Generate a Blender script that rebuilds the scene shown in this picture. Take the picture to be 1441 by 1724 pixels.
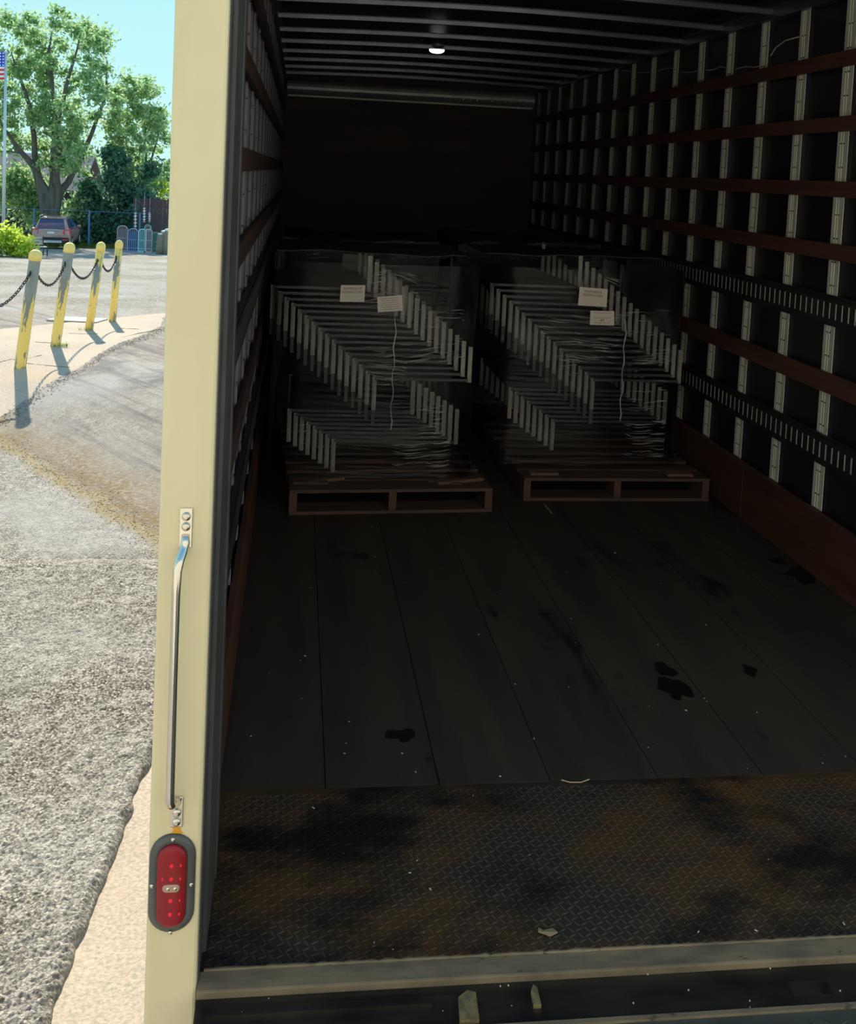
import bpy, bmesh, math, random
import numpy as np
from mathutils import Vector, Matrix, noise
random.seed(7); rng = np.random.default_rng(7)
for o in list(bpy.data.objects): bpy.data.objects.remove(o)
SC = bpy.context.scene; COL = SC.collection
R = math.radians

# ------------------------------------------------------------------ camera
F, CX, CY, CAMZ = 1713.99, 720.5, 402.85, 1.6539
_p, _r, _y = -0.0639, 0.047, 0.1289
fwd = Vector((math.sin(_y)*math.cos(_p), math.cos(_y)*math.cos(_p), math.sin(_p)))
_right = Vector((math.cos(_y), -math.sin(_y), 0)); _up = _right.cross(fwd)
cr = _right*math.cos(_r) + _up*math.sin(_r); cu = -_right*math.sin(_r) + _up*math.cos(_r)
cam = bpy.data.cameras.new('camera'); camo = bpy.data.objects.new('camera', cam); COL.objects.link(camo)
cam.sensor_fit = 'HORIZONTAL'; cam.sensor_width = 36; cam.lens = 36*F/1441
cam.shift_y = -(862-CY)/1441; cam.clip_start = .05; cam.clip_end = 400
m = Matrix(((cr.x, cu.x, -fwd.x, 0), (cr.y, cu.y, -fwd.y, 0), (cr.z, cu.z, -fwd.z, CAMZ), (0, 0, 0, 1)))
camo.matrix_world = m; SC.camera = camo
def ray(x, y): return cr*((x-CX)/F) - cu*((y-CY)/F) + fwd
def at(x, y, Y, ax=1):                       # photograph pixel -> point on the plane (axis ax) = Y
    d = ray(x, y); C = Vector((0, 0, CAMZ)); return C + d*((Y-C[ax])/d[ax])

# ------------------------------------------------------------------ sky, sun, exposure
W = bpy.data.worlds.new('sky'); SC.world = W; W.use_nodes = True
nt = W.node_tree; nt.nodes.clear()
wo = nt.nodes.new('ShaderNodeOutputWorld'); bg = nt.nodes.new('ShaderNodeBackground')
tc = nt.nodes.new('ShaderNodeTexCoord'); sp = nt.nodes.new('ShaderNodeSeparateXYZ'); rp = nt.nodes.new('ShaderNodeValToRGB')
nt.links.new(tc.outputs['Generated'], sp.inputs[0]); nt.links.new(sp.outputs['Z'], rp.inputs[0])
e = rp.color_ramp.elements
e[0].position = 0.0; e[0].color = (.64, 1, 1, 1); e[1].position = 1; e[1].color = (.20, .36, .72, 1)
k = rp.color_ramp.elements.new(.3); k.color = (.40, .86, 1.0, 1)
nt.links.new(rp.outputs[0], bg.inputs[0]); nt.links.new(bg.outputs[0], wo.inputs[0]); bg.inputs[1].default_value = 1.0
sun = bpy.data.lights.new('sun', 'SUN'); sun.energy = 7.5; sun.angle = R(.6); sun.color = (1, .91, .76)
suno = bpy.data.objects.new('sun', sun); COL.objects.link(suno)
sd = Vector((.36, -1.78, -1.36)).normalized()         # travel direction of the light
suno.rotation_euler = sd.to_track_quat('-Z', 'Y').to_euler()
vs = SC.view_settings; vs.view_transform = 'Standard'; vs.look = 'None'; vs.exposure = 0; vs.gamma = 1; vs.use_curve_mapping = False

# ------------------------------------------------------------------ materials
def N(nt, t, **kw):
    n = nt.nodes.new(t)
    for k_, v in kw.items(): setattr(n, k_, v)
    return n
def mat(name, col, rough=.6, metal=0, var=None, vscale=(6, 6, 6), vdetail=4, bump=0, bscale=None, spots=None, spec=.5, coat=0, lo=.35, hi=.65):
    """procedural: base colour mixed towards var by noise; bump; optional spots=(colour, scale, threshold)"""
    M = bpy.data.materials.new(name); M.use_nodes = True; nt = M.node_tree
    b = nt.nodes['Principled BSDF']; b.inputs['Roughness'].default_value = rough; b.inputs['Metallic'].default_value = metal
    b.inputs['Specular IOR Level'].default_value = spec; b.inputs['Coat Weight'].default_value = coat
    b.inputs['Base Color'].default_value = (*col, 1)
    tc = N(nt, 'ShaderNodeTexCoord'); L = nt.links.new; out = None
    def nz(scale, det, rgh=.6):
        mp = N(nt, 'ShaderNodeMapping'); mp.inputs['Scale'].default_value = scale; L(tc.outputs['Object'], mp.inputs[0])
        n = N(nt, 'ShaderNodeTexNoise'); n.inputs['Scale'].default_value = 1; n.inputs['Detail'].default_value = det; n.inputs['Roughness'].default_value = rgh
        L(mp.outputs[0], n.inputs[0]); return n
    if var:
        n = nz(vscale, vdetail); mr = N(nt, 'ShaderNodeMapRange'); mr.inputs[1].default_value = lo; mr.inputs[2].default_value = hi; L(n.outputs[0], mr.inputs[0])
        mx = N(nt, 'ShaderNodeMix', data_type='RGBA'); mx.inputs[6].default_value = (*col, 1); mx.inputs[7].default_value = (*var, 1)
        L(mr.outputs[0], mx.inputs[0]); out = mx.outputs[2]
    if spots:
        for (sc, ssc, a, bb) in spots:
            n = nz(ssc, 5, .65); mr = N(nt, 'ShaderNodeMapRange'); mr.inputs[1].default_value = a; mr.inputs[2].default_value = bb; L(n.outputs[0], mr.inputs[0])
            mx = N(nt, 'ShaderNodeMix', data_type='RGBA'); mx.inputs[7].default_value = (*sc, 1)
            if out: L(out, mx.inputs[6])
            else: mx.inputs[6].default_value = (*col, 1)
            L(mr.outputs[0], mx.inputs[0]); out = mx.outputs[2]
    if out: L(out, b.inputs['Base Color'])
    if bump:
        n = nz(bscale or vscale, 4); bp = N(nt, 'ShaderNodeBump'); bp.inputs['Strength'].default_value = bump; bp.inputs['Distance'].default_value = .01
        L(n.outputs[0], bp.inputs['Height']); L(bp.outputs[0], b.inputs['Normal'])
    return M
def leafmat(name, c1, c2, trans=.5):
    M = bpy.data.materials.new(name); M.use_nodes = True; nt = M.node_tree; nt.nodes.clear(); L = nt.links.new
    o = N(nt, 'ShaderNodeOutputMaterial'); g = N(nt, 'ShaderNodeNewGeometry'); mx = N(nt, 'ShaderNodeMix', data_type='RGBA')
    mx.inputs[6].default_value = (*c1, 1); mx.inputs[7].default_value = (*c2, 1); L(g.outputs['Random Per Island'], mx.inputs[0])
    d = N(nt, 'ShaderNodeBsdfDiffuse'); t = N(nt, 'ShaderNodeBsdfTranslucent'); s = N(nt, 'ShaderNodeMixShader'); s.inputs[0].default_value = trans
    L(mx.outputs[2], d.inputs[0]); L(mx.outputs[2], t.inputs[0]); L(d.outputs[0], s.inputs[1]); L(t.outputs[0], s.inputs[2]); L(s.outputs[0], o.inputs[0])
    return M
M = {}
M['cream'] = mat('cream_paint', (.77, .705, .48), .42, var=(.71, .64, .42), vscale=(5, 5, 2), bump=.03, bscale=(60, 60, 20), spots=[((.42, .36, .22), (30, 30, 9), .70, .78)])
M['jamb'] = mat('dark_jamb_paint', (.10, .105, .11), .5, var=(.07, .07, .075))
M['chrome'] = mat('polished_steel', (.75, .72, .66), .16, 1)
M['bolt'] = mat('bolt_steel', (.70, .66, .58), .25, 1)
M['orange'] = mat('orange_sealant', (.72, .34, .03), .5)
M['flange'] = mat('lamp_flange_black', (.06, .065, .07), .35, bump=.05, bscale=(80, 80, 80), var=(.10, .11, .11))
M['lens'] = mat('red_lens', (.30, .006, .020), .3, var=(.24, .02, .02), vscale=(25, 25, 12), spec=.35)
M['lens_dot'] = mat('red_reflector_dot', (.95, .01, .05), .2)
M['lens_badge'] = mat('clear_lens_window', (.42, .28, .22), .2, coat=.5)
M['panel'] = mat('black_wall_panel', (.012, .013, .020), .32, var=(.019, .021, .030), vscale=(2, 2, 2), bump=.04, bscale=(3, 3, 3))
M['stud'] = mat('galvanised_stud', (.84, .86, .78), .45, .05, var=(.70, .73, .66), vscale=(20, 20, 4), spots=[((.2, .2, .17), (40, 30, 12), .66, .74)])
M['studweb_shade'] = mat('shaded_stud_web', (.13, .14, .18), .5)  # left stud sides, their shade put into a darker grey
M['skin'] = mat('white_body_paint', (.72, .72, .70), .4)
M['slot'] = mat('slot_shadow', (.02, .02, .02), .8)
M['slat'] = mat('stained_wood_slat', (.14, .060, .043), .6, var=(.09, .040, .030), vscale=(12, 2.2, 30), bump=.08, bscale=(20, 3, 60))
M['slat_left'] = mat('shaded_wood_slat', (.065, .036, .032), .7, var=(.045, .028, .027), vscale=(12, 2.2, 30))  # darker copy of the slat wood, left wall's shade put into the colour
M['kick'] = mat('scuffed_wood_kickboard', (.12, .050, .034), .6, var=(.07, .030, .022), vscale=(10, 1.6, 18), bump=.1, bscale=(20, 3, 60), spots=[((.26, .16, .10), (30, 14, 60), .66, .72), ((.03, .015, .012), (14, 3, 20), .62, .7)])
M['track'] = mat('black_logistics_track', (.028, .03, .034), .45, .0, var=(.02, .02, .022))
M['track_light'] = mat('bare_metal_inlay', (.82, .82, .76), .5, 0)
M['floorwood'] = mat('dark_worn_floorboard', (.062, .051, .041), .6, var=(.034, .030, .027), vscale=(7, .8, 7), bump=.08, bscale=(60, 4, 60), spots=[((.008, .008, .009), (3.2, 1.3, 3), .60, .66), ((.075, .055, .042), (13, 1.1, 9), .64, .74)])
M['plate'] = mat('rusty_tread_plate', (.052, .044, .036), .5, .2, var=(.11, .064, .028), vscale=(2.2, 2.8, 3), bump=.12, bscale=(50, 50, 50), spots=[((.012, .012, .014), (1.9, 3.2, 3), .47, .60)], lo=.42, hi=.58)
M['lug'] = mat('tread_lug_metal', (.13, .112, .09), .38, .4, var=(.19, .11, .05), vscale=(2.2, 2.8, 3), spots=[((.025, .025, .025), (1.9, 3.2, 3), .47, .60)], lo=.42, hi=.58)
M['sill'] = mat('worn_steel_sill', (.25, .205, .13), .85, .0, var=(.14, .118, .08), vscale=(6, 20, 10), bump=.1, bscale=(40, 60, 40), spots=[((.04, .04, .035), (20, 30, 10), .62, .7)])
M['greasy'] = mat('greasy_black_steel', (.020, .020, .018), .28, .3, var=(.05, .048, .038), vscale=(5, 9, 5), bump=.12, bscale=(22, 22, 22))
M['liftplate'] = mat('grey_green_tread_plate', (.10, .115, .10), .5, .3, var=(.07, .08, .07))
M['latch'] = mat('worn_yellow_latch', (.46, .38, .18), .4, .3, var=(.2, .17, .1), vscale=(30, 30, 30))
M['roof'] = mat('dark_roof_sheet', (.02, .022, .036), .35, .2, bump=.15, bscale=(3, 2, 3))
M['bow'] = mat('painted_roof_bow', (.15, .16, .21), .3, .5, var=(.10, .105, .14))
M['header'] = mat('shiny_metal_header', (.55, .54, .58), .42, .6, var=(.4, .4, .44), bump=.05, bscale=(4, 4, 4))
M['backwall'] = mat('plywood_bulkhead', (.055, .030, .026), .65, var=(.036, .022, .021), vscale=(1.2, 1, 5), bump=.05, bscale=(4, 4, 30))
M['lampglass'] = bpy.data.materials.new('lit_dome_lens'); M['lampglass'].use_nodes = True
_b = M['lampglass'].node_tree.nodes['Principled BSDF']; _b.inputs['Emission Color'].default_value = (1, 1, .9, 1); _b.inputs['Emission Strength'].default_value = 2.0; _b.inputs['Base Color'].default_value = (.8, .8, .75, 1)
M['glint'] = mat('panel_glint', (.6, .6, .55), .35)
M['pallet'] = mat('pallet_wood', (.11, .062, .044), .75, var=(.07, .044, .035), vscale=(3, 20, 20), bump=.1, bscale=(4, 40, 40))
M['pallet_pale'] = mat('pale_split_wood', (.22, .12, .08), .75, var=(.15, .08, .055), vscale=(3, 20, 20))
M['rack'] = mat('black_rack_steel', (.045, .045, .052), .36, .3, var=(.075, .075, .08), vscale=(4, 4, 40))
M['rackpost'] = mat('bare_rack_post', (.38, .38, .34), .45, .2, var=(.20, .20, .185), vscale=(30, 30, 10))
M['rackleg_shade'] = mat('shaded_leg_end', (.07, .07, .075), .5)
M['paper'] = mat('printed_paper', (.88, .83, .79), .8, var=(.8, .76, .72), vscale=(9, 9, 9))
M['ink'] = mat('faded_ink', (.16, .15, .16), .8)
M['board'] = mat('black_cardboard', (.010, .010, .014), .55, var=(.016, .016, .02), bump=.1, bscale=(3, 3, 3))
M['scrap'] = mat('torn_card', (.42, .36, .18), .8, var=(.3, .25, .14), vscale=(40, 40, 40))
M['white'] = mat('white_fleck', (.7, .7, .65), .7)
M['straw'] = mat('dry_straw', (.5, .4, .25), .8)
M['yellow'] = mat('chipped_yellow_paint', (.98, .72, .19), .5, var=(.92, .66, .17), vscale=(9, 9, 3), bump=.1, bscale=(30, 30, 12), spots=[((.24, .26, .24), (11, 11, 2.2), .505, .52)])
M['greypost'] = mat('grey_primer_with_yellow', (.30, .33, .315), .6, var=(.26, .285, .275), vscale=(12, 12, 3), spots=[((.92, .64, .13), (10, 10, 2.0), .64, .65)])
M['capyellow'] = mat('yellow_cap', (.95, .76, .24), .5, var=(.9, .68, .2), vscale=(20, 20, 20), bump=.1, bscale=(40, 40, 40))
M['iron'] = mat('dark_chain_iron', (.07, .06, .055), .5, .6)
M['flagpole'] = mat('pale_pole_metal', (.6, .66, .74), .4, .3)
M['bark'] = mat('tree_bark', (.17, .15, .13), .9, var=(.10, .09, .085), vscale=(5, 5, 1), bump=.5, bscale=(8, 8, 2))
M['leaf'] = leafmat('maple_leaves', (.22, .41, .22), (.54, .69, .32), .6)
M['leafdark'] = leafmat('juniper_needles', (.08, .20, .16), (.15, .30, .20), .4)
M['leafbright'] = leafmat('spirea_leaves', (.50, .66, .06), (.75, .80, .16))
M['grassm'] = leafmat('weeds', (.12, .20, .05), (.25, .33, .08))
M['carpaint'] = mat('bronze_car_paint', (.52, .29, .24), .35, .15, coat=.7)
M['glass'] = mat('dark_glass', (.03, .06, .14), .15, coat=.5)
M['carblack'] = mat('black_trim', (.02, .02, .025), .5)
M['silver'] = mat('silver_trim', (.62, .62, .64), .35, .3)
M['tail'] = mat('car_tail_lamp_red', (.85, .06, .10), .3)
M['platewhite'] = mat('plate_white', (.85, .85, .88), .5)
M['benchwood'] = mat('weathered_bench_wood', (.55, .52, .48), .7)
M['bluepost'] = mat('blue_fence_post', (.10, .22, .45), .5)
M['wallfar'] = mat('dark_red_brick', (.075, .055, .07), .8, var=(.05, .04, .055), vscale=(2, 2, 8))
M['rooffar'] = mat('grey_shingle', (.24, .22, .26), .9, var=(.18, .17, .2), vscale=(3, 3, 14))
M['fencered'] = mat('dark_red_fence_boards', (.13, .075, .085), .8, var=(.10, .06, .075))
M['asphalt'] = None

# ------------------------------------------------------------------ mesh helpers
class MB:
    def __init__(s): s.v = []; s.f = []
    def add(s, vs, fs):
        n = len(s.v); s.v += [tuple(v) for v in vs]; s.f += [tuple(n+i for i in f) for f in fs]; return s
    def box(s, x0, x1, y0, y1, z0, z1, M4=None):
        vs = [Vector((x, y, z)) for z in (z0, z1) for y in (y0, y1) for x in (x0, x1)]
        if M4: vs = [M4 @ v for v in vs]
        return s.add(vs, [(0, 2, 3, 1), (4, 5, 7, 6), (0, 1, 5, 4), (2, 6, 7, 3), (0, 4, 6, 2), (1, 3, 7, 5)])
    def tube(s, pts, r, n=8, close=False, cap=True):
        pts = [Vector(p) for p in pts]; K = len(pts)
        rs = r if isinstance(r, (list, tuple)) else [r]*K
        rings = []; t0 = None
        for i in range(K):
            a = pts[(i-1) % K] if (close or i) else pts[0]; b = pts[(i+1) % K] if (close or i < K-1) else pts[-1]
            t = (b-a).normalized()
            if t0 is None:
                u = t.orthogonal().normalized()
            else:
                u = (u - t*u.dot(t)).normalized()
            t0 = t; w = t.cross(u)
            rings.append([pts[i] + (u*math.cos(2*math.pi*j/n) + w*math.sin(2*math.pi*j/n))*rs[i] for j in range(n)])
        vs = [v for rg in rings for v in rg]; fs = []
        for i in range(K if close else K-1):
            a = i*n; b = ((i+1) % K)*n
            for j in range(n): fs.append((a+j, a+(j+1) % n, b+(j+1) % n, b+j))
        if cap and not close: fs += [tuple(reversed(range(n))), tuple((K-1)*n+j for j in range(n))]
        return s.add(vs, fs)
    def prism(s, poly, axis, a0, a1):
        """2-D polygon extruded along axis (poly in the two other axes, in order)"""
        n = len(poly)
        def P(p, a):
            return {0: (a, p[0], p[1]), 1: (p[0], a, p[1]), 2: (p[0], p[1], a)}[axis]
        vs = [P(p, a0) for p in poly] + [P(p, a1) for p in poly]
        fs = [(i, (i+1) % n, n+(i+1) % n, n+i) for i in range(n)] + [tuple(reversed(range(n))), tuple(range(n, 2*n))]
        return s.add(vs, fs)
    def lathe(s, prof, n=16, c=(0, 0, 0), M4=None):
        vs = []; fs = []
        for (r, z) in prof:
            for j in range(n):
                v = Vector((r*math.cos(2*math.pi*j/n), r*math.sin(2*math.pi*j/n), z))
                if M4: v = M4 @ v
                vs.append(v + Vector(c))
        for i in range(len(prof)-1):
            for j in range(n): fs.append((i*n+j, i*n+(j+1) % n, (i+1)*n+(j+1) % n, (i+1)*n+j))
        fs += [tuple(reversed(range(n))), tuple((len(prof)-1)*n+j for j in range(n))]
        return s.add(vs, fs)
    def build(s, name, m, parent=None, smooth=False, bevel=0, loc=None):
        me = bpy.data.meshes.new(name)
        me.from_pydata(s.v, [], s.f)
        bm = bmesh.new(); bm.from_mesh(me); bmesh.ops.recalc_face_normals(bm, faces=bm.faces)
        if bevel: bmesh.ops.bevel(bm, geom=bm.edges[:], offset=bevel, segments=2, affect='EDGES', profile=.5)
        bm.to_mesh(me); bm.free()
        if smooth:
            for p in me.polygons: p.use_smooth = True
        me.materials.append(M[m] if isinstance(m, str) else m)
        return link(name, me, parent, loc)
def link(name, me, parent=None, loc=None):
    o = bpy.data.objects.new(name, me); COL.objects.link(o)
    if parent: o.parent = parent
    if loc: o.location = loc
    return o
def tag(o, label=None, cat=None, group=None, kind=None):
    if label: o['label'] = label
    if cat: o['category'] = cat
    if group: o['group'] = group
    if kind: o['kind'] = kind
    return o
def empty(name, label, cat, loc=(0, 0, 0), group=None, rz=0):
    o = bpy.data.objects.new(name, None); COL.objects.link(o); o.location = loc; o.rotation_euler.z = rz; o.empty_display_size = .1
    return tag(o, label, cat, group)
def struct(o, label=None): return tag(o, label, None, None, 'structure')
def fast_mesh(name, V, Fc, m, parent=None, smooth=False):
    me = bpy.data.meshes.new(name); V = np.asarray(V, 'f'); Fc = np.asarray(Fc, 'i'); k = Fc.shape[1]
    me.vertices.add(len(V)); me.vertices.foreach_set('co', V.ravel()); me.loops.add(Fc.size); me.loops.foreach_set('vertex_index', Fc.ravel())
    me.polygons.add(len(Fc)); me.polygons.foreach_set('loop_start', np.arange(0, Fc.size, k, dtype='i'))
    if smooth: me.polygons.foreach_set('use_smooth', np.ones(len(Fc), bool))
    me.update(calc_edges=True); me.validate(); me.materials.append(M[m] if isinstance(m, str) else m)
    return link(name, me, parent)

# ------------------------------------------------------------------ ground
def sm(t): t = max(0, min(1, t)); return t*t*(3-2*t)
def sgut(x, y): return (x+.92)*.816 + (y-7.44)*.578
def gz(x, y):
    near = min(-1.04, -1.15 + .02*max(0, y-4.7))
    pad = -.82 if y < 14 else -.82-.0545*(y-14)
    s = sgut(x, y)
    if y > 60: pad = -.82-.0545*46
    z = near + (pad-near)*sm(s/1.3)
    if x > -2.6 and y < 16: z += .12*math.exp(-((s-1.9)/.75)**2)*sm((x+2.6)/.5)
    return z
def ground_mat(name, kind):
    Mt = bpy.data.materials.new(name); Mt.use_nodes = True; nt = Mt.node_tree; L = nt.links.new; b = nt.nodes['Principled BSDF']; b.inputs['Roughness'].default_value = .95; b.inputs['Specular IOR Level'].default_value = .1
    tc = N(nt, 'ShaderNodeTexCoord'); P = tc.outputs['Object']
    def nz(scale, det=5, s3=None, rgh=.6):
        n = N(nt, 'ShaderNodeTexNoise'); n.inputs['Scale'].default_value = scale; n.inputs['Detail'].default_value = det; n.inputs['Roughness'].default_value = rgh
        if s3:
            mp = N(nt, 'ShaderNodeMapping'); mp.inputs['Rotation'].default_value = (0, 0, s3[1]); mp.inputs['Scale'].default_value = s3[0]
            mp.vector_type = 'POINT'
            rt = N(nt, 'ShaderNodeVectorRotate', rotation_type='Z_AXIS'); rt.inputs['Angle'].default_value = s3[1]; L(P, rt.inputs[0])
            mp.inputs['Rotation'].default_value = (0, 0, 0); L(rt.outputs[0], mp.inputs[0]); L(mp.outputs[0], n.inputs[0])
        else: L(P, n.inputs[0])
        return n.outputs[0]
    def rng_(v, a, b_):
        mr = N(nt, 'ShaderNodeMapRange'); mr.inputs[1].default_value = a; mr.inputs[2].default_value = b_; L(v, mr.inputs[0]); return mr.outputs[0]
    def mix(f, c1, c2):
        mx = N(nt, 'ShaderNodeMix', data_type='RGBA')
        for i, c in ((6, c1), (7, c2)):
            if isinstance(c, tuple): mx.inputs[i].default_value = (*c, 1)
            else: L(c, mx.inputs[i])
        if isinstance(f, float): mx.inputs[0].default_value = f
        else: L(f, mx.inputs[0])
        return mx.outputs[2]
    def mul(a, b_, op='MULTIPLY'):
        n = N(nt, 'ShaderNodeMath', operation=op)
        for i, c in ((0, a), (1, b_)):
            if isinstance(c, (int, float)): n.inputs[i].default_value = c
            else: L(c, n.inputs[i])
        return n.outputs[0]
    if kind == 'concrete':
        c = mix(rng_(nz(1.3), .35, .65), (.66, .53, .41), (.55, .45, .36)); c = mix(rng_(nz(60, 3), .35, .75), c, (.33, .30, .25))
        c = mix(rng_(nz(.7, 5), .55, .7), c, (.58, .43, .30)); bs, bd = 90, .25
    else:
        if True:
            v = N(nt, 'ShaderNodeTexVoronoi'); v.inputs['Scale'].default_value = 75; L(P, v.inputs[0]); sep = N(nt, 'ShaderNodeSeparateXYZ'); L(v.outputs['Color'], sep.inputs[0])
            c = mix(sep.outputs[0], (.33, .30, .255), (.66, .60, .51)); c = mix(rng_(v.outputs['Distance'], .34, .66), c, (.09, .075, .06)); bs, bd = 60, .9
            c = mix(mul(rng_(nz(34, 5, None, .8), .50, .57), .7), c, (.20, .18, .15)); c = mix(mul(rng_(nz(13, 5, None, .8), .50, .58), .5), c, (.66, .61, .52)); c = mix(mul(rng_(nz(1.1), .42, .66), .35), c, (.30, .275, .24)); c = mix(mul(rng_(nz(.45), .45, .6), .4), c, (.52, .50, .46))
        if kind == 'lot':
            bs, bd = 60, .9
            # ramp: streaks parallel to the gutter, oil-dark patches, brown silt along the gutter
            sx = N(nt, 'ShaderNodeSeparateXYZ'); L(P, sx.inputs[0])
            s = mul(mul(mul(sx.outputs[0], .92, 'ADD'), .816), mul(mul(sx.outputs[1], -7.44, 'ADD'), .578), 'ADD')
            st = nz(1, 6, ((5.0, .28, 1), R(-35.4)), .65)
            on = mul(rng_(s, -.1, .15), rng_(s, 4.4, 3.2))
            c = mix(mul(on, .5), c, (.42, .36, .31))
            c = mix(mul(on, mul(rng_(st, .50, .62), .6)), c, (.13, .12, .12))
            c = mix(mul(on, mul(rng_(st, .42, .30), .6)), c, (.50, .45, .38))
            wob = mul(nz(1.5), .5); s2 = mul(s, wob, 'ADD')
            band = mul(rng_(s2, .10, .24), rng_(s2, .85, .45)); 
            c = mix(mul(band, mul(rng_(nz(30, 4), .3, .6), 1.0)), c, (.27, .19, .095))
            band2 = mul(rng_(s2, .12, .2), rng_(s2, .34, .24)); c = mix(mul(band2, .4), c, (.44, .35, .17))
            dk = mul(rng_(nz(1.3, 5, None, .7), .48, .60), mul(rng_(s, .9, 1.5), rng_(s, 2.9, 2.1))); c = mix(mul(dk, .7), c, (.15, .145, .15))
            # dark joint where the lot's paving starts, and worn pale lanes further out
            c = mix(mul(rng_(nz(.35, 6, None, .7), .5, .7), .5), c, (.50, .50, .50))
    L(c, b.inputs['Base Color'])
    bp = N(nt, 'ShaderNodeBump'); bp.inputs['Strength'].default_value = bd; bp.inputs['Distance'].default_value = .02
    L(nz(bs, 4), bp.inputs['Height']); L(bp.outputs[0], b.inputs['Normal'])
    return Mt
M['lot'] = ground_mat('asphalt_lot', 'lot'); M['asphalt_near'] = ground_mat('coarse_asphalt', 'near'); M['concrete'] = ground_mat('stained_concrete', 'concrete')
# base terrain
xs = np.concatenate([np.linspace(-90, -12, 14), np.linspace(-11, 3, 113), np.linspace(6, 70, 10)])
ys = np.concatenate([np.linspace(-12, 3, 7), np.linspace(3.5, 20, 133), np.linspace(21, 60, 20), np.linspace(66, 160, 8)])
def edge_x(y): return -.709 + (y-3.245)*.087 + .035*noise.noise(Vector((0, y*2.1, 3))) + .018*noise.noise(Vector((5, y*9, 3))) + max(0, y-4.9)*.35
V = []
for y in ys:
    for x in xs:
        z = gz(x, y)
        if y < 7.2 and x > -.305*y-.42: z = -1.185 if y < 6.7 else -1.185+(z+1.185)*sm((y-6.7)/.5)
        V.append((x, y, z))
nx = len(xs); Fc = [(j*nx+i, j*nx+i+1, (j+1)*nx+i+1, (j+1)*nx+i) for j in range(len(ys)-1) for i in range(nx-1)]
g = fast_mesh('ground', V, Fc, 'lot', smooth=True); struct(g, 'worn pale asphalt lot sloping away behind the bollards')
# coarse asphalt near the truck: real stones at its ragged edge
rows = [3.0]
while rows[-1] < 7.15: rows.append(rows[-1] + .0062*(rows[-1]/3.8)**1.5)
NC = 190; V = []
for y in rows:
    x0 = -.305*y-.52; x1 = min(edge_x(y), -.2+max(0, y-5)*.4)
    for i in range(NC+1):
        t = i/NC; x = x0 + (x1-x0)*t
        p = Vector((x, y, 0)); d = noise.voronoi(p*62)[0][0]
        h = .0095*(1-min(1, d*d*2.6)) + .006*noise.noise(p*18) + .012*noise.noise(p*2.3)
        edge = min(1, (x1-x)/.035); base = gz(x, y)+.012
        low = -1.188 if y < 6.7 else gz(x, y)-.02
        z = low + (base+h-low)*math.sqrt(max(0, edge)) if edge < 1 else base+h
        if y > 6.9: z = z*(1-sm((y-6.9)/.25)) + (gz(x, y)-.01)*sm((y-6.9)/.25)
        V.append((x, y, z))
Fc = [(j*(NC+1)+i, j*(NC+1)+i+1, (j+1)*(NC+1)+i+1, (j+1)*(NC+1)+i) for j in range(len(rows)-1) for i in range(NC)]
g = fast_mesh('ground_asphalt', V, Fc, 'asphalt_near'); struct(g, 'coarse grey asphalt with a ragged stony edge beside the truck')
V = [(x, y, -1.181) for y in np.linspace(1.5, 6.6, 20) for x in np.linspace(-1.3, -.1, 8)]
Fc = [(j*8+i, j*8+i+1, (j+1)*8+i+1, (j+1)*8+i) for j in range(19) for i in range(7)]
g = fast_mesh('ground_slab', V, Fc, 'concrete'); struct(g, 'pale concrete slab below the asphalt edge next to the truck')
# concrete pad under the bollards
Rp = [(-2.95, 10.35), (-2.36, 12.27), (-2.15, 14.3), (-1.98, 16.4), (-2.2, 18.9)]; K = 60; V = []
for j in range(K+1):
    t = j/K*(len(Rp)-1); i = min(int(t), len(Rp)-2); u = t-i
    rx = Rp[i][0]*(1-u)+Rp[i+1][0]*u + .04*noise.noise(Vector((t*6, 1, 1))); ry = Rp[i][1]*(1-u)+Rp[i+1][1]*u
    lx, ly = -6.3, 10.3 + 1.4*j/K
    for q in range(41):
        w = q/40; x = lx+(rx-lx)*w; y = ly+(ry-ly)*w; V.append((x, y, gz(x, y)+.008-.03*max(0, (w-.97)/.03)))
Fc = [(j*41+i, j*41+i+1, (j+1)*41+i+1, (j+1)*41+i) for j in range(K) for i in range(40)]
g = fast_mesh('ground_pad', V, Fc, 'concrete', smooth=True); struct(g, 'tan stained concrete pad that the bollards stand on')
# cracks in the pad, each a sunken-looking dark line of soil with depth
M['crack'] = mat('soil_in_crack', (.16, .12, .08), 1)
for pts in ([(0, 612), (20, 611), (34, 615), (60, 608), (70, 606)], [(40, 618), (80, 624), (118, 627)], [(116, 562), (140, 563), (165, 562)], [(60, 583), (92, 585)], [(200, 548), (235, 550)], [(170, 585), (235, 560), (272, 549)]):
    P3 = [at(x, y, -.87, 2) for x, y in pts]; P3 = [Vector((p.x, p.y, gz(p.x, p.y)+.009)) for p in P3]
    fine = []
    for a, b in zip(P3, P3[1:]):
        for t in range(5): q = a.lerp(b, t/5); fine.append(q+Vector((0, .03*noise.noise(q*3), 0)))
    fine.append(P3[-1])
    o = MB().tube(fine, [.002+.005*random.random() for _ in fine], 5).build('pavement_crack', 'crack'); struct(o)
rr = random.Random(21); mb = MB()
for _ in range(1500):
    t = rr.random()*3; i = int(t); u = t-i; x = Rp[i][0]*(1-u)+Rp[i+1][0]*u+rr.gauss(.03, .07); y = Rp[i][1]*(1-u)+Rp[i+1][1]*u; s_ = rr.uniform(.002, .012); z = gz(x, y)+.004
    mb.add([(x-s_, y-s_, z), (x+s_, y-s_*.6, z), (x+s_*.2, y+s_, z), (x, y, z+s_*.45)], [(0, 1, 3), (1, 2, 3), (2, 0, 3)])
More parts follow.
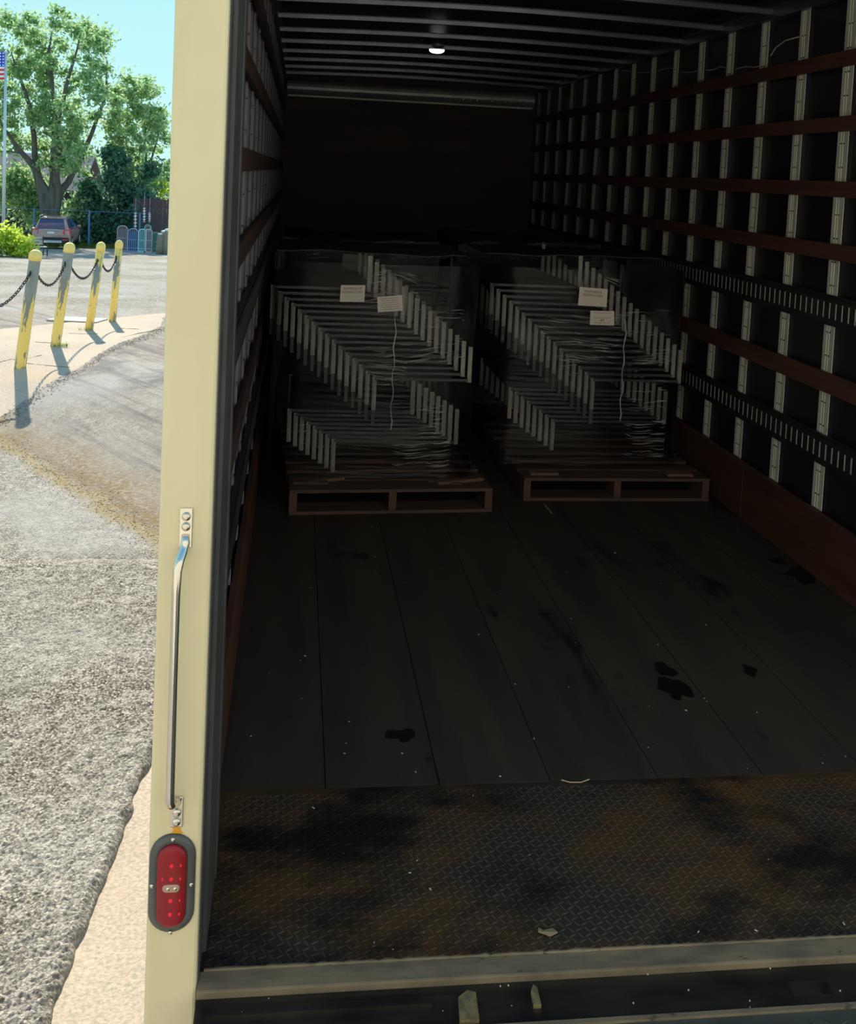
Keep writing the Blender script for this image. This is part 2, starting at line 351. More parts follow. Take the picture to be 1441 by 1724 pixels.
for _ in range(900):
    u = rr.random(); x = -2.8+1.95*u+rr.gauss(0, .09); y = 10.05-2.7*u+rr.gauss(0, .09); s_ = rr.uniform(.002, .008); z = gz(x, y)+.003
    mb.add([(x-s_, y-s_, z), (x+s_, y-s_*.6, z), (x+s_*.2, y+s_, z), (x, y, z+s_*.45)], [(0, 1, 3), (1, 2, 3), (2, 0, 3)])
o = mb.build('edge_grit', mat('brown_grit', (.22, .165, .11), .95)); tag(o, 'brown grit and soil gathered along the pad edge and the gutter', 'grit', kind='stuff')
# steel plate set in the lot behind the bollards
a = [at(x, y, -.95, 2) for x, y in ((78, 539), (105, 531), (182, 535), (162, 544))]
o = MB().add([(p.x, p.y, gz(p.x, p.y)+z) for z in (0, .03) for p in a], [(0, 1, 2, 3), (4, 7, 6, 5), (0, 4, 5, 1), (1, 5, 6, 2), (2, 6, 7, 3), (3, 7, 4, 0)]).build('cover_plate', mat('pale_cover', (.50, .47, .43), .7))
tag(o, 'pale flat cover plate set in the lot behind the second bollard', 'cover')

# ------------------------------------------------------------------ truck body (the room)
XL, XR, YB, ZT = -.165, 2.285, 9.9, 2.56
Y0T = 1.98
struct(MB().box(2.36, 2.385, 2.0, 10.0, -.12, 2.64).box(2.316, 2.36, 2.1, 9.95, .0, 2.56).build('wall_right', 'panel'), 'dark right side wall panel of the truck box')
wr = bpy.data.objects['wall_right']
wl = struct(MB().box(-.243, -.222, 2.05, 10.0, -.12, 2.64).box(-.222, -.193, 2.1, 9.95, 0, 2.56).build('wall_left', 'panel'), 'dark left side wall panel of the truck box')
# wall_back: plywood sheets
wb = struct(MB().box(-.212, 2.34, 9.93, 10.0, -.12, 2.64).build('wall_back', 'panel'), 'dark plywood bulkhead at the far end of the truck')
for i in range(2):
    w = (2.34+.212)/2; x0 = -.212+i*w
    MB().box(x0+.002, x0+w-.002, 9.91, 9.93, .0, 2.56).build('plywood_panel', 'backwall', wb)
cl = struct(MB().box(-.243, 2.385, 2.0, 10.0, 2.60, 2.64).build('ceiling', 'roof'), 'dark sheet metal truck roof')
MB().box(-.246, -.243, 2.076, 10.0, -.12, 2.64).build('outer_skin', 'skin', wl)
MB().box(2.385, 2.388, 2.076, 10.0, -.12, 2.64).build('outer_skin', 'skin', wr)
MB().box(-.246, 2.388, 2.076, 10.0, 2.64, 2.645).build('outer_skin', 'skin', cl)
MB().box(-.246, 2.388, 10.0, 10.004, -.12, 2.645).build('outer_skin', 'skin', wb)
# top rails
for nm, x0, x1, par in (('top_rail', 2.27, 2.34, wr), ('top_rail', -.212, -.15, wl)):
    MB().box(x0, x1, 2.1, 9.91, 2.49, 2.60).box(x0-.02 if x0 > 0 else x0, x1 if x0 > 0 else x1+.02, 2.1, 9.91, 2.545, 2.56).build(nm, 'bow', par)
# roof bows (arched hat channels)
bow = None
for k in range(13):
    y = 2.46+.59*k
    if bow is None:
        mb = MB(); n = 16
        prof = [(-.035, .020), (-.022, .020), (-.018, 0), (.018, 0), (.022, .020), (.035, .020), (.035, .024), (-.035, .024)]
        vs = []
        for i in range(n+1):
            t = i/n; x = -.15+2.42*t; zc = .022*math.sin(math.pi*t)
            vs += [(x, p, 2.512+q*1.1+zc) for p, q in prof]
        P = len(prof); fs = [(i*P+j, i*P+(j+1) % P, (i+1)*P+(j+1) % P, (i+1)*P+j) for i in range(n) for j in range(P)] + [tuple(range(P)), tuple(n*P+j for j in range(P))[::-1]]
        bow = mb.add(vs, fs).build('roof_bow', 'bow', cl); bow.location = (0, y, 0)
    else:
        o = bow.copy(); o.location = (0, y, 0); COL.objects.link(o)
# front header: rounded metal duct across the bulkhead
pr = [(9.91, 2.50)] + [(9.91-.10*math.sin(a), 2.425+.08*math.cos(a)) for a in [math.pi*i/10 for i in range(0, 11)]] + [(9.91, 2.345)]
struct(MB().prism([(p[0], p[1]) for p in pr], 0, -.14, 2.26).build('trim_3', 'header', smooth=False), 'shiny rounded metal header across the top of the bulkhead')
h2 = bpy.data.objects['trim_3']
MB().box(-.13, 2.25, 9.86, 9.91, 2.335, 2.35).build('lip', 'stud', h2)
for k in range(9):
    x = 1.55+.07*k; MB().lathe([(.006, 0), (.006, .008)], 8, (x, 9.815, 2.39), Matrix.Rotation(R(90), 4, 'X')).build('rivet', 'bolt', h2)
# studs: hat profile with slot marks
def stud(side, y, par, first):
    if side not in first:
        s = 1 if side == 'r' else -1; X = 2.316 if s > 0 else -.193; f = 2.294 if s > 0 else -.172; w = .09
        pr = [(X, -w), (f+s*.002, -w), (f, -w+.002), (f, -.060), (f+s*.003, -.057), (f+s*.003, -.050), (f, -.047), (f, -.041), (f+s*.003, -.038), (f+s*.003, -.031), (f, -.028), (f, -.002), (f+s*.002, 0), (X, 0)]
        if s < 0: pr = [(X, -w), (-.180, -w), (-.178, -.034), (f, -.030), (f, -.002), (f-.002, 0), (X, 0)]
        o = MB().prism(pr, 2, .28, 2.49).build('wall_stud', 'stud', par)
        o.data.materials.append(M['panel'] if s > 0 else M['studweb_shade'])
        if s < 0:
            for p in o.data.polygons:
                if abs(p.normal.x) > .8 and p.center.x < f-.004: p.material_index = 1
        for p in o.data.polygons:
            if abs(p.normal.y) > .8: p.material_index = 1  # shade beside each stud painted onto its side faces
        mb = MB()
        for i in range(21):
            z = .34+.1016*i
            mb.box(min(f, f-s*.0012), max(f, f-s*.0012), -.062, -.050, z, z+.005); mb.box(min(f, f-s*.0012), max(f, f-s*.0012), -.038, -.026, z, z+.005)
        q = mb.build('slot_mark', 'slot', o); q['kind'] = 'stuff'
        first[side] = (o, q)
    else:
        a, b = first[side]; o = a.copy(); COL.objects.link(o); q = b.copy(); q.parent = o; COL.objects.link(q)
    o.location = (0, y, 0)
first = {}
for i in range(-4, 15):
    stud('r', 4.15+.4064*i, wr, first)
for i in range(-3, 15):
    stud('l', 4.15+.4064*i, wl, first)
# wooden slats
for side, par in (('r', wr), ('l', wl)):
    for z, h in ((2.226, .066), (1.949, .064), (1.671, .068), (1.403, .070), (.842, .086)):
        x0, x1 = (2.271, 2.293) if side == 'r' else (-.171, -.152)
        ysp = [2.30, 5.75, 9.9] if side == 'r' else [2.55, 6.1, 9.9]
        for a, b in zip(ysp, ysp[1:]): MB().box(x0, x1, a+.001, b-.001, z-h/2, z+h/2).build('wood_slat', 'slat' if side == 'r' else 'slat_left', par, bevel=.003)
    for z in (1.152, .549):
        s = 1 if side == 'r' else -1; xf = 2.271 if s > 0 else -.152; xb = xf+s*.004; xw = xf+s*.02
        e = MB(); h = .053
        def bx(a, b, y0, y1, z0, z1): e.box(min(a, b), max(a, b), y0, y1, z0, z1)
        bx(xf, xb, 2.35, 9.9, z+.034, z+h); bx(xf, xb, 2.35, 9.9, z-h, z-.034)
        n = int((9.9-2.35)/.0508)
        for i in range(n+1):
            y = 2.35+.0508*i; bx(xf, xb, y+.0, min(y+.0385, 9.9), z-.034, z+.034)
        bx(xb, xw, 2.35, 9.9, z+h-.004, z+h); bx(xb, xw, 2.35, 9.9, z-h, z-h+.004)
        # rolled flanges above and below
        bx(xf+s*.006, xw, 2.35, 9.9, z+h, z+h+.012); bx(xf+s*.006, xw, 2.35, 9.9, z-h-.012, z-h)
        t = e.build('cargo_track', 'track', par)
        MB().box(min(xf+s*.0012, xb+s*.002), max(xf+s*.0012, xb+s*.002), 2.36, 9.89, z-.0338, z+.0338).build('track_backing', 'track_light', t)
    x0, x1 = (2.268, 2.293) if side == 'r' else (-.171, -.146)
    for a, b in ((2.35, 4.78), (4.78, 7.2), (7.2, 9.9)): MB().box(x0, x1, a+.002, b-.002, .001, .28).build('kick_board', 'kick', par, bevel=.004)
# wall panel highlight, modelled as a thin pale tube high on the right wall
pts = [(1041, 117), (1050, 118.5), (1058, 119), (1070, 122), (1080, 122.5), (1090, 122), (1104, 120), (1116, 116.5), (1127, 114), (1134, 115.5), (1141, 119), (1148, 121.5), (1154, 122), (1168, 121), (1177, 118.5), (1186, 118), (1195, 118.2), (1203, 117), (1212, 112), (1225, 115), (1236, 117.5), (1246, 114), (1257, 112), (1270, 113.5), (1282, 110), (1296, 96), (1306, 80), (1322, 68), (1345, 62)]
o = MB().tube([Vector((2.310, at(x, y, 2.310, 0).y, at(x, y, 2.310, 0).z)) for x, y in pts], .0035, 6).build('glint_tube', 'glint', smooth=True)
tag(o, 'modelled pale glint looping along the top of the right truck wall', 'glint')
# floor
fl = struct(MB().box(-.24, 2.385, 2.0, 10.0, -.16, -.022).build('floor', 'jamb'), 'dark oil-stained plank floor of the truck box')
nb = 8; w = (2.30+.175)/nb
for i in range(nb):
    x0 = -.175+i*w
    for a, b in ((2.634, 6.2), (6.2, 9.91)):
        MB().box(x0+.0015, x0+w-.0015, a+.001, b-.001, -.022, -random.random()*.0015).build('floor_board', 'floorwood', fl)
# dark oil stains soaked into the boards
M['oil'] = mat('oil_stain', (.006, .006, .008), .35)
for (x, y, rx, ry, sd_) in ((1308, 944, .055, .05, 1), (1348, 968, .085, .10, 2), (1135, 1160, .06, .10, 3), (1118, 1128, .05, .05, 6), (678, 1238, .055, .05, 4), (1262, 1128, .03, .06, 5)):
    c = at(x, y, 0, 2); vs = [(c.x, c.y, .0012)]; n = 28
    for i in range(n):
        a = 2*math.pi*i/n; k_ = .75+.55*noise.noise(Vector((math.cos(a)*1.6, math.sin(a)*1.6, sd_*3.1))); vs.append((c.x+rx*k_*math.cos(a), c.y+ry*k_*math.sin(a), .0006))
    MB().add(vs, [(0, 1+i, 1+(i+1) % n) for i in range(n)]).build('oil_stain', 'oil', fl)
# diamond plate
pl = MB().box(-.175, 2.30, 2.022, 2.632, -.022, -.0005).build('tread_plate', 'plate', fl)
def lugs(x0, x1, y0, y1, z, pitch, L_, w_, h_):
    mb = MB(); j = 0; y = y0+pitch/2
    while y < y1-.01:
        i = 0; x = x0+pitch/2
        while x < x1-.01:
            a = R(28) if (i+j) % 2 else R(-62+0)
            a += R(6)*(random.random()-.5); c, s = math.cos(a), math.sin(a); l = L_/2
            sec = []
            for t in (-1, -.55, 0, .55, 1):
                ww = w_/2*(1-t*t*.85); hh = h_*(1-t*t)
                for u in (-1, 0, 1): sec.append((x+c*t*l-s*u*ww, y+s*t*l+c*u*ww, z+(hh if u == 0 else 0)))
            mb.add(sec, [(3*k+u, 3*k+3+u, 3*k+4+u, 3*k+1+u) for k in range(4) for u in (0, 1)])
            x += pitch; i += 1
        y += pitch*.92; j += 1
    return mb
o = lugs(-.13, 2.29, 2.028, 2.628, -.0006, .0182, .0235, .0062, .0022).build('tread_lugs', 'lug', pl, smooth=True); o['kind'] = 'stuff'
# sill
sl = struct(MB().box(-.14, 2.29, 1.965, 2.020, -.03, .004).build('trim_2', 'sill', bevel=.004), 'worn grey steel threshold bar at the truck bed edge')
weld = [Vector((-.13+2.4*i/160, 2.021, .003+.0015*random.random())) for i in range(161)]
MB().tube(weld, [.0025+.0025*random.random() for _ in weld], 5).build('weld_bead', 'sill', sl)
# greasy channel with slot hole, front lip, lift platform
ch = MB().box(-.14, 1.085, 1.862, 1.965, -.05, -.012).box(1.175, 2.29, 1.862, 1.965, -.05, -.012).box(1.085, 1.175, 1.862, 1.888, -.05, -.012).box(1.085, 1.175, 1.926, 1.965, -.05, -.012)
ch = ch.build('bumper_channel', 'greasy'); struct(ch, 'greasy black bumper channel with a rectangular slot')
MB().box(-.12, .33, 1.915, 1.921, -.012, -.005).box(-.12, .42, 1.935, 1.941, -.012, -.007).build('channel_rib', 'greasy', ch)
MB().box(-.14, 2.29, 1.86, 1.965, -.30, -.20).build('channel_bottom', 'jamb', ch)
for (a, b, c, d_) in (((778, 1655), (782, 1690), (760, 1700), (756, 1670)),):
    pass
for x, y0, y1, w_ in ((.408, 1.868, 1.935, .030), (.545, 1.895, 1.940, .012)):
    o = MB().prism([(x-w_, y0), (x+w_*.3, y0), (x+w_*.45, y1), (x-w_*.1, y1+.006), (x-w_*.8, y1-.01)], 2, -.012, -.003).build('latch_tab', 'latch', ch)
lp = MB().box(-.14, 2.29, .75, 1.853, -.045, -.012).build('lift_platform', 'liftplate'); tag(lp, 'grey-green tread plate lift platform at the bottom edge of the truck', 'platform')
MB().box(-.14, 2.29, 1.848, 1.858, -.045, -.006).build('edge_strip', 'sill', lp)
o = lugs(-.12, 2.28, 1.3, 1.845, -.0125, .034, .036, .0075, .0028).build('tread_lugs', 'liftplate', lp, smooth=True); o['kind'] = 'stuff'
# left corner post: cream paint, dark jamb return
post = MB().box(-.243, -.141, 1.98, 2.075, -.75, 2.75).build('trim_1', 'cream', bevel=.007); struct(post, 'cream painted steel corner post of the truck rear frame')
MB().box(-.205, -.131, 2.076, 2.30, -.0, 2.60).box(-.215, -.128, 2.30, 2.345, 0, 2.6).build('door_track_guard', 'jamb', post)
MB().box(-.1425, -.1385, 1.995, 2.076, -.3, 2.6).build('rubber_seal', 'jamb', post)
struct(MB().box(2.285, 2.40, 1.98, 2.075, -.75, 2.75).build('trim_4', 'cream', bevel=.007), 'cream painted right corner post of the truck rear frame')
struct(MB().box(-.243, 2.40, 1.98, 2.075, 2.56, 2.75).build('trim_5', 'cream', bevel=.007), 'cream painted header beam of the truck rear frame')

# grab handle on the post
hx = -.1905; fy = 1.98
gh = empty('grab_handle', 'polished steel grab handle bolted to the cream corner post', 'handle', (hx, fy, .66))
def L3(x, y, z): return (x, y-fy if False else y, z)
cx0 = 0
path = [(0, -.004, .272), (0, -.006, .258), (-.003, -.016, .243), (-.007, -.030, .232), (-.010, -.038, .215), (-.011, -.040, .17), (-.011, -.041, 0), (-.010, -.040, -.22), (-.010, -.039, -.240), (-.008, -.034, -.252), (-.004, -.022, -.259), (0, -.010, -.262), (0, -.005, -.266)]
path = [(x, y, z+.0) for x, y, z in path]
MB().tube(path, [.0085, .009, .0095, .0092, .009, .0085, .0085, .0085, .0088, .009, .0095, .009, .008], 14).build('bar', 'chrome', gh, smooth=True)
for z0, z1 in ((.248, .326), (-.318, -.256)):
    p_ = MB().box(-.0125, .0125, -.0045, 0, z0, z1).build('mounting_plate', 'chrome', gh, bevel=.0015)
    zs = (z1-.016, z1-.036) if z0 > 0 else (z0+.012, z0+.031)
    for z in zs:
        b = MB().lathe([(.0088, 0), (.0088, .002), (.0075, .0045), (.0045, .006), (.003, .0062)], 14, (0, -.0045, z), Matrix.Rotation(R(90), 4, 'X')).build('bolt', 'bolt', p_, smooth=True)
o = MB().prism([(-.009, -.3175), (.008, -.3175), (.008, -.326), (.013, -.334), (.004, -.3335), (-.010, -.335), (-.006, -.326)], 1, -.001, .0005).build('sealant_smear', 'orange', gh)
# oval tail light
tl = empty('tail_light', 'red oval tail light in a black flange on the cream post', 'light', (-.1955, fy, .226))
def stad(w, h, n=14):
    r = w/2; c = h/2-r; P = []
    for i in range(n+1): a = math.pi*i/n; P.append((r*math.cos(a), c+r*math.sin(a)))
    for i in range(n+1): a = math.pi+math.pi*i/n; P.append((r*math.cos(a), -c+r*math.sin(a)))
    return P
def dome(profile, w, h, n=14):
    mb = MB(); rings = []
    for (ins, y) in profile:
        rings.append([(x, y, z) for x, z in stad(w-2*ins, h-2*ins, n)])
    P = len(rings[0]); vs = [v for r_ in rings for v in r_]
    fs = [(i*P+j, i*P+(j+1) % P, (i+1)*P+(j+1) % P, (i+1)*P+j) for i in range(len(rings)-1) for j in range(P)] + [tuple((len(rings)-1)*P+j for j in range(P)), tuple(range(P))[::-1]]
    return mb.add(vs, fs)
fl_ = dome([(0, 0), (0, -.004), (.003, -.008), (.012, -.0095), (.0135, -.009)], .090, .203).build('flange', 'flange', tl, smooth=True)
lens = dome([(0, -.008), (0, -.013), (.002, -.016), (.008, -.018), (.02, -.019)], .057, .170).build('lens', 'lens', tl, smooth=True)
bg_ = dome([(0, -.017), (.001, -.0200), (.003, -.0205)], .034, .0165).build('lens_window', 'lens_badge', lens, smooth=True)
bg_.rotation_euler = (0, R(90), 0) if False else (0, 0, 0)
bg_.data.transform(Matrix.Identity(4))
me = bg_.data
for v in me.vertices: pass
bpy.data.objects.remove(bg_)
mb = MB(); rings = []
for ins, y in ((0, -.0185), (.001, -.0205), (.003, -.021)):
    rings.append([(z, y, x) for x, z in stad(.0165-2*ins, .034-2*ins)])
P = len(rings[0]); vs_ = [v for r_ in rings for v in r_]
mb.add(vs_, [(i*P+j, i*P+(j+1) % P, (i+1)*P+(j+1) % P, (i+1)*P+j) for i in range(2) for j in range(P)] + [tuple(2*P+j for j in range(P))])
mb.build('lens_window', 'lens_badge', lens, smooth=True)
for x in (-.006, .008): MB().lathe([(.0035, 0), (.002, .0012), (.0005, .0016)], 10, (x, -.0212, 0), Matrix.Rotation(R(90), 4, 'X')).build('diode', 'chrome', lens)
for z in (.046, .019, -.026, -.054):
    for x in ((-.016, .0, .016) if z in (.019,) else (.0, .016)):
        MB().lathe([(.0042, 0), (.003, .0006)], 10, (x, -.0191 if abs(x) < .01 else -.0178, z), Matrix.Rotation(R(90), 4, 'X')).build('diode', 'lens_dot', lens)
for x, z in ((0, .094), (-.038, 0), (.038, 0), (0, -.0985)):
    MB().lathe([(.0045, 0), (.0045, .002), (.003, .0035), (.0012, .0036)], 12, (x, -.0085, z), Matrix.Rotation(R(90), 4, 'X')).build('screw', 'bolt', fl_, smooth=True)
# dome light on the roof
p = at(735, 92, 2.5, 2)
dl = empty('dome_light', 'small round lit dome lamp on the truck ceiling', 'light', (p.x, p.y, 2.60))
MB().lathe([(.075, 0), (.075, -.05), (.06, -.066)], 20).build('base_ring', 'bow', dl, smooth=True)
MB().lathe([(.056, -.064), (.052, -.078), (.035, -.088), (.01, -.092)], 20).build('lens', 'lampglass', dl, smooth=True)

# ------------------------------------------------------------------ pallets and loads
def pallet(px0, y0, w, label, tilt=0, scrap=False):
    t = empty('pallet', label, 'pallet', (px0, y0, 0), 'wooden pallets under the wrapped loads', R(tilt)); D = 1.22; sw = .038
    for x in (0, w/2-sw/2, w-sw):
        MB().box(x, x+sw, .004, D-.004, .016, .105).build('stringer', 'pallet', t, bevel=.002)
    for y, b in ((0, .14), (.54, .1), (D-.14, .14)): MB().box(0, w, y, y+b, 0, .016).build('bottom_board', 'pallet', t, bevel=.001)
    for i in range(8):
        y = i*(D-.1)/7; MB().box(0+.004*random.random(), w-.004*random.random(), y, y+(.135 if i == 0 else .09), .105, .121).build('deck_board', 'pallet', t, bevel=.001)
    return t
pA = pallet(.014, 4.80, 1.0, 'wooden pallet under the left wrapped load, nearest to the door', 3.2)
pB = pallet(1.209, 5.03, 1.003, 'wooden pallet under the right wrapped load, beside the right wall', .6)
# broken strips lying on the pallets
def strip(p0, p1, w, h, label, z=.122, mt='pallet_pale'):
    a = Vector(p0); b = Vector(p1); d = (b-a); L_ = d.length; ang = math.atan2(d.y, d.x)
    o = MB().box(0, L_, -w/2, w/2, 0, h).build('wood_strip', mt); o.location = (a.x, a.y, z); o.rotation_euler.z = ang
    tag(o, label, 'wood strip', 'loose wood strips on the pallets'); return o
strip((.10, 4.90), (.28, 4.98), .02, .012, 'thin split wood strip slanting across the left pallet, left end')
strip((.03, 4.935), (.20, 4.935), .09, .010, 'short flat board end lying on the left corner of the left pallet', mt='pallet')
strip((.74, 4.90), (.98, 4.98), .018, .014, 'thin pale wood splinter on the right end of the left pallet')
strip((.70, 4.95), (.86, 4.90), .016, .010, 'darker wood splinter crossing the pale one on the left pallet', mt='pallet')
strip((1.25, 5.10), (1.40, 5.10), .06, .014, 'pale board stub on the left end of the right pallet')
strip((1.99, 5.10), (2.13, 5.10), .06, .014, 'pale board stub on the right end of the right pallet')
# nested step-shaped rack frames: back post up at the right, shelf pan, leg down at the left
def make_rack(label, group, w=.47, foot=True):  # foot: adds the darker lower leg ends that stand for shade
    t = empty('rack_frame', label, 'rack', (0, 0, 0), group); D = .86
    MB().prism([(0, 0), (w, 0), (w, -.009), (.01, -.009), (.01, -.014), (0, -.014)], 1, 0, D).box(.0, w, -.004, 0, -.011, .002).build('shelf_pan', 'rack', t)
    for y in (0, D-.02):
        MB().box(w-.004, w+.017, y, y+.02, -.016, .165).build('back_post', 'rackpost', t)
        l = MB().box(-.010, .011, y, y+.02, -.165, .004).build('leg', 'rackpost', t)
        if foot: MB().box(-.008, .009, y+.002, y+.018, -.245, -.165).build('foot', 'rackleg_shade', l)  # lower leg end in a darker colour that stands for shade
    return t
def dup(root, loc):
    r = root.copy(); COL.objects.link(r); r.location = loc
    for ch in list(root.children):
        c = ch.copy(); COL.objects.link(c); c.parent = r
        for g_ in ch.children:
            d = g_.copy(); COL.objects.link(d); d.parent = c
    return r
protos = {}
ORD = ['topmost', 'second', 'third', 'fourth', 'fifth', 'sixth', 'seventh', 'eighth', 'ninth', 'tenth', 'eleventh', 'twelfth', 'thirteenth', 'fourteenth', 'fifteenth', 'sixteenth', 'seventeenth']
def nest(x0, y0, z0, n, sx, sz, where, dy=.006, w=.47, foot=True):
    for k in range(n):
        loc = (x0+sx*k, y0-dy*k, z0-sz*k); label = ORD[k]+' step-shaped black rack from the top in the '+where; group = 'racks in the '+where
        if (w, foot) not in protos: r = protos[(w, foot)] = make_rack(label, group, w, foot); r.location = loc
        else: r = dup(protos[(w, foot)], loc)
        r['label'] = label; r['group'] = group
nest(-.105, 5.08, 1.066, 16, .0345, .0288, 'upper tier of the left load')
nest(.0, 5.06, .450, 8, .032, .0200, 'lower tier of the left load', w=.61, foot=False)
nest(1.04, 5.29, 1.09, 17, .0345, .0300, 'upper tier of the right load')
nest(1.165, 5.27, .535, 8, .033, .0225, 'lower tier of the right load', w=.61, foot=False)

# stretch film round each load
def film_mat():
    Mt = bpy.data.materials.new('stretch_film'); Mt.use_nodes = True; nt = Mt.node_tree; nt.nodes.clear(); L = nt.links.new
    o = N(nt, 'ShaderNodeOutputMaterial'); t = N(nt, 'ShaderNodeBsdfTransparent'); gl = N(nt, 'ShaderNodeBsdfGlossy'); gl.inputs['Roughness'].default_value = .22; gl.inputs['Color'].default_value = (.8, .8, .85, 1)
    t.inputs[0].default_value = (.86, .86, .89, 1)
    tc = N(nt, 'ShaderNodeTexCoord'); mp = N(nt, 'ShaderNodeMapping'); mp.inputs['Scale'].default_value = (5, 5, 60); L(tc.outputs['Object'], mp.inputs[0])
    n = N(nt, 'ShaderNodeTexNoise'); n.inputs['Scale'].default_value = 1; n.inputs['Detail'].default_value = 4; L(mp.outputs[0], n.inputs[0])
    bp = N(nt, 'ShaderNodeBump'); bp.inputs['Strength'].default_value = .8; bp.inputs['Distance'].default_value = .01; L(n.outputs[0], bp.inputs['Height']); L(bp.outputs[0], gl.inputs['Normal'])
    fr = N(nt, 'ShaderNodeFresnel'); fr.inputs[0].default_value = 1.35; L(bp.outputs[0], fr.inputs['Normal'])
    m = N(nt, 'ShaderNodeMixShader'); L(fr.outputs[0], m.inputs[0]); L(t.outputs[0], m.inputs[1]); L(gl.outputs[0], m.inputs[2]); L(m.outputs[0], o.inputs[0])
    return Mt
M['film'] = film_mat()
def fold_mat():
    Mt = bpy.data.materials.new('film_fold'); Mt.use_nodes = True; nt = Mt.node_tree; nt.nodes.clear(); L = nt.links.new
    o = N(nt, 'ShaderNodeOutputMaterial'); t = N(nt, 'ShaderNodeBsdfTransparent'); d = N(nt, 'ShaderNodeBsdfPrincipled'); d.inputs['Base Color'].default_value = (.8, .8, .82, 1); d.inputs['Roughness'].default_value = .3
    m = N(nt, 'ShaderNodeMixShader'); m.inputs[0].default_value = .55; L(t.outputs[0], m.inputs[1]); L(d.outputs[0], m.inputs[2]); L(m.outputs[0], o.inputs[0]); return Mt
M['fold'] = fold_mat()
def film(name_label, xa, xc, xb, ya, yb, z0, z1, zones):
    mb = MB(); NX, NZ = 60, 30
    # outline: front left -> bulging corner -> front right -> sides -> back
    out = [(xa, ya+.02), (xc, ya-.018), (xb-.04, ya+.02), (xb, ya+.08), (xb, yb-.05), (xb-.05, yb), (xa+.05, yb), (xa, yb-.05)]
    n = len(out); vs = []
    for iz in range(NZ+1):
        t = iz/NZ; z = z0+(z1-z0)*t
        for q, (x, y) in enumerate(out):
            for s_ in range(4):
                x2, y2 = out[(q+1) % n]; u = s_/4; X = x+(x2-x)*u; Y = y+(y2-y)*u
                nn = noise.noise(Vector((X*2, Y*2, z*9)))*.012
                waist = -.02*math.sin(math.pi*t)*(1 if X > xc else 0)
                vs.append((X+(nn if abs(u) > 0 else 0)+waist*.6, Y+nn, z))
    P = n*4; fs = [(i*P+j, i*P+(j+1) % P, (i+1)*P+(j+1) % P, (i+1)*P+j) for i in range(NZ) for j in range(P)]
    o = mb.add(vs, fs).build('stretch_film', 'film', smooth=True); tag(o, name_label, 'plastic film')
    f = MB(); rr = random.Random(3)
    for (x0, x1, za, zb, cnt, sl) in zones:
        for _ in range(cnt):
            x = x0+(x1-x0)*rr.random(); z = za+(zb-za)*rr.random(); l = min(.03+.13*rr.random(), x1-x+.01); h = .0006+.0014*rr.random()
            y = ya+.02-.038*min(1, max(0, (x-xa)/(xc-xa))) if x < xc else ya-.018+.038*(x-xc)/(xb-xc)
            k = sl*(.6+.8*rr.random()); pts = []
            for i in range(5):
                u = i/4; ww = h*(1-(2*u-1)**2)+.0002; zz = z+l*u*k+.004*math.sin(u*3+x*40)
                pts += [(x+l*u, y-.012-.004*math.sin(u*3.1), zz-ww), (x+l*u, y-.014-.004*math.sin(u*3.1), zz+ww)]
            f.add(pts, [(2*i, 2*i+2, 2*i+3, 2*i+1) for i in range(4)])
    f = f.build('film_folds', 'fold', o); f['kind'] = 'stuff'
    # gathered vertical seam at the corner
    MB().tube([(xc+.006*math.sin(i*1.7), ya-.030+.003*math.sin(i), z0+.25+(z1-z0-.5)*i/14) for i in range(15)], [.0015+.0025*rr.random() for _ in range(15)], 5).build('film_seam', 'fold', o)
    return o
film('glossy clear stretch film wrapped around the left load of racks', -.10, .50, .93, 4.985, 6.05, .13, 1.20,
     [(.50, .80, .19, .32, 70, .10), (.60, .76, .32, .52, 34, .08), (.36, .56, .60, .74, 34, -.05), (.36, .44, .98, 1.17, 40, .3), (.38, .60, 1.05, 1.18, 16, -.35), (.5, .85, .72, .82, 22, .12), (.55, .84, .80, 1.0, 22, .02), (.3, .5, .74, .8, 8, .03), (.02, .08, .25, .4, 5, .2)])
film('glossy clear stretch film wrapped around the right load of racks', 1.02, 1.745, 2.10, 5.20, 6.3, .14, 1.19,
     [(1.76, 2.0, .19, .40, 70, .06), (1.36, 1.72, .70, .84, 60, -.06), (1.24, 1.72, .82, .95, 26, -.06), (1.76, 2.0, .42, .62, 20, .05), (1.53, 1.70, 1.03, 1.17, 16, -.3), (1.76, 2.02, .70, .78, 22, .05), (1.35, 1.5, .62, .74, 14, .05), (1.62, 2.0, .84, 1.0, 16, .02)])
# dark rounded card sheets laid on top of the loads
def toploads(x0, x1, y0, y1, z, label, h=.005):
    mb = MB(); n = 14; vs = []
    for j in range(n+1):
        for i in range(n+1):
            x = x0+(x1-x0)*i/n; y = y0+(y1-y0)*j/n
            vs.append((x, y, z+.018*noise.noise(Vector((x*5, y*5, z)))))
    vs2 = [(a, b, c-h) for a, b, c in vs]; m_ = n+1; Q = m_*m_
    fs = [(j*m_+i, j*m_+i+1, (j+1)*m_+i+1, (j+1)*m_+i) for j in range(n) for i in range(n)]
    fs += [tuple(Q+q for q in reversed(f)) for f in fs[:n*n]]
    for i in range(n):
        fs += [(i, i+1, Q+i+1, Q+i), (n*m_+i+1, n*m_+i, Q+n*m_+i, Q+n*m_+i+1), ((i+1)*m_, i*m_, Q+i*m_, Q+(i+1)*m_), (i*m_+n, (i+1)*m_+n, Q+(i+1)*m_+n, Q+i*m_+n)]
    o = mb.add(vs, fs).build('cover_sheet', 'board', smooth=False) if False else mb.add(vs+vs2, fs).build('cover_sheet', 'board')
    return tag(o, label, 'cover sheet')
toploads(-.09, .90, 5.30, 6.03, 1.235, 'black cover sheet laid on top of the left front load')
toploads(1.05, 2.08, 5.55, 6.28, 1.235, 'black cover sheet laid on top of the right front load')
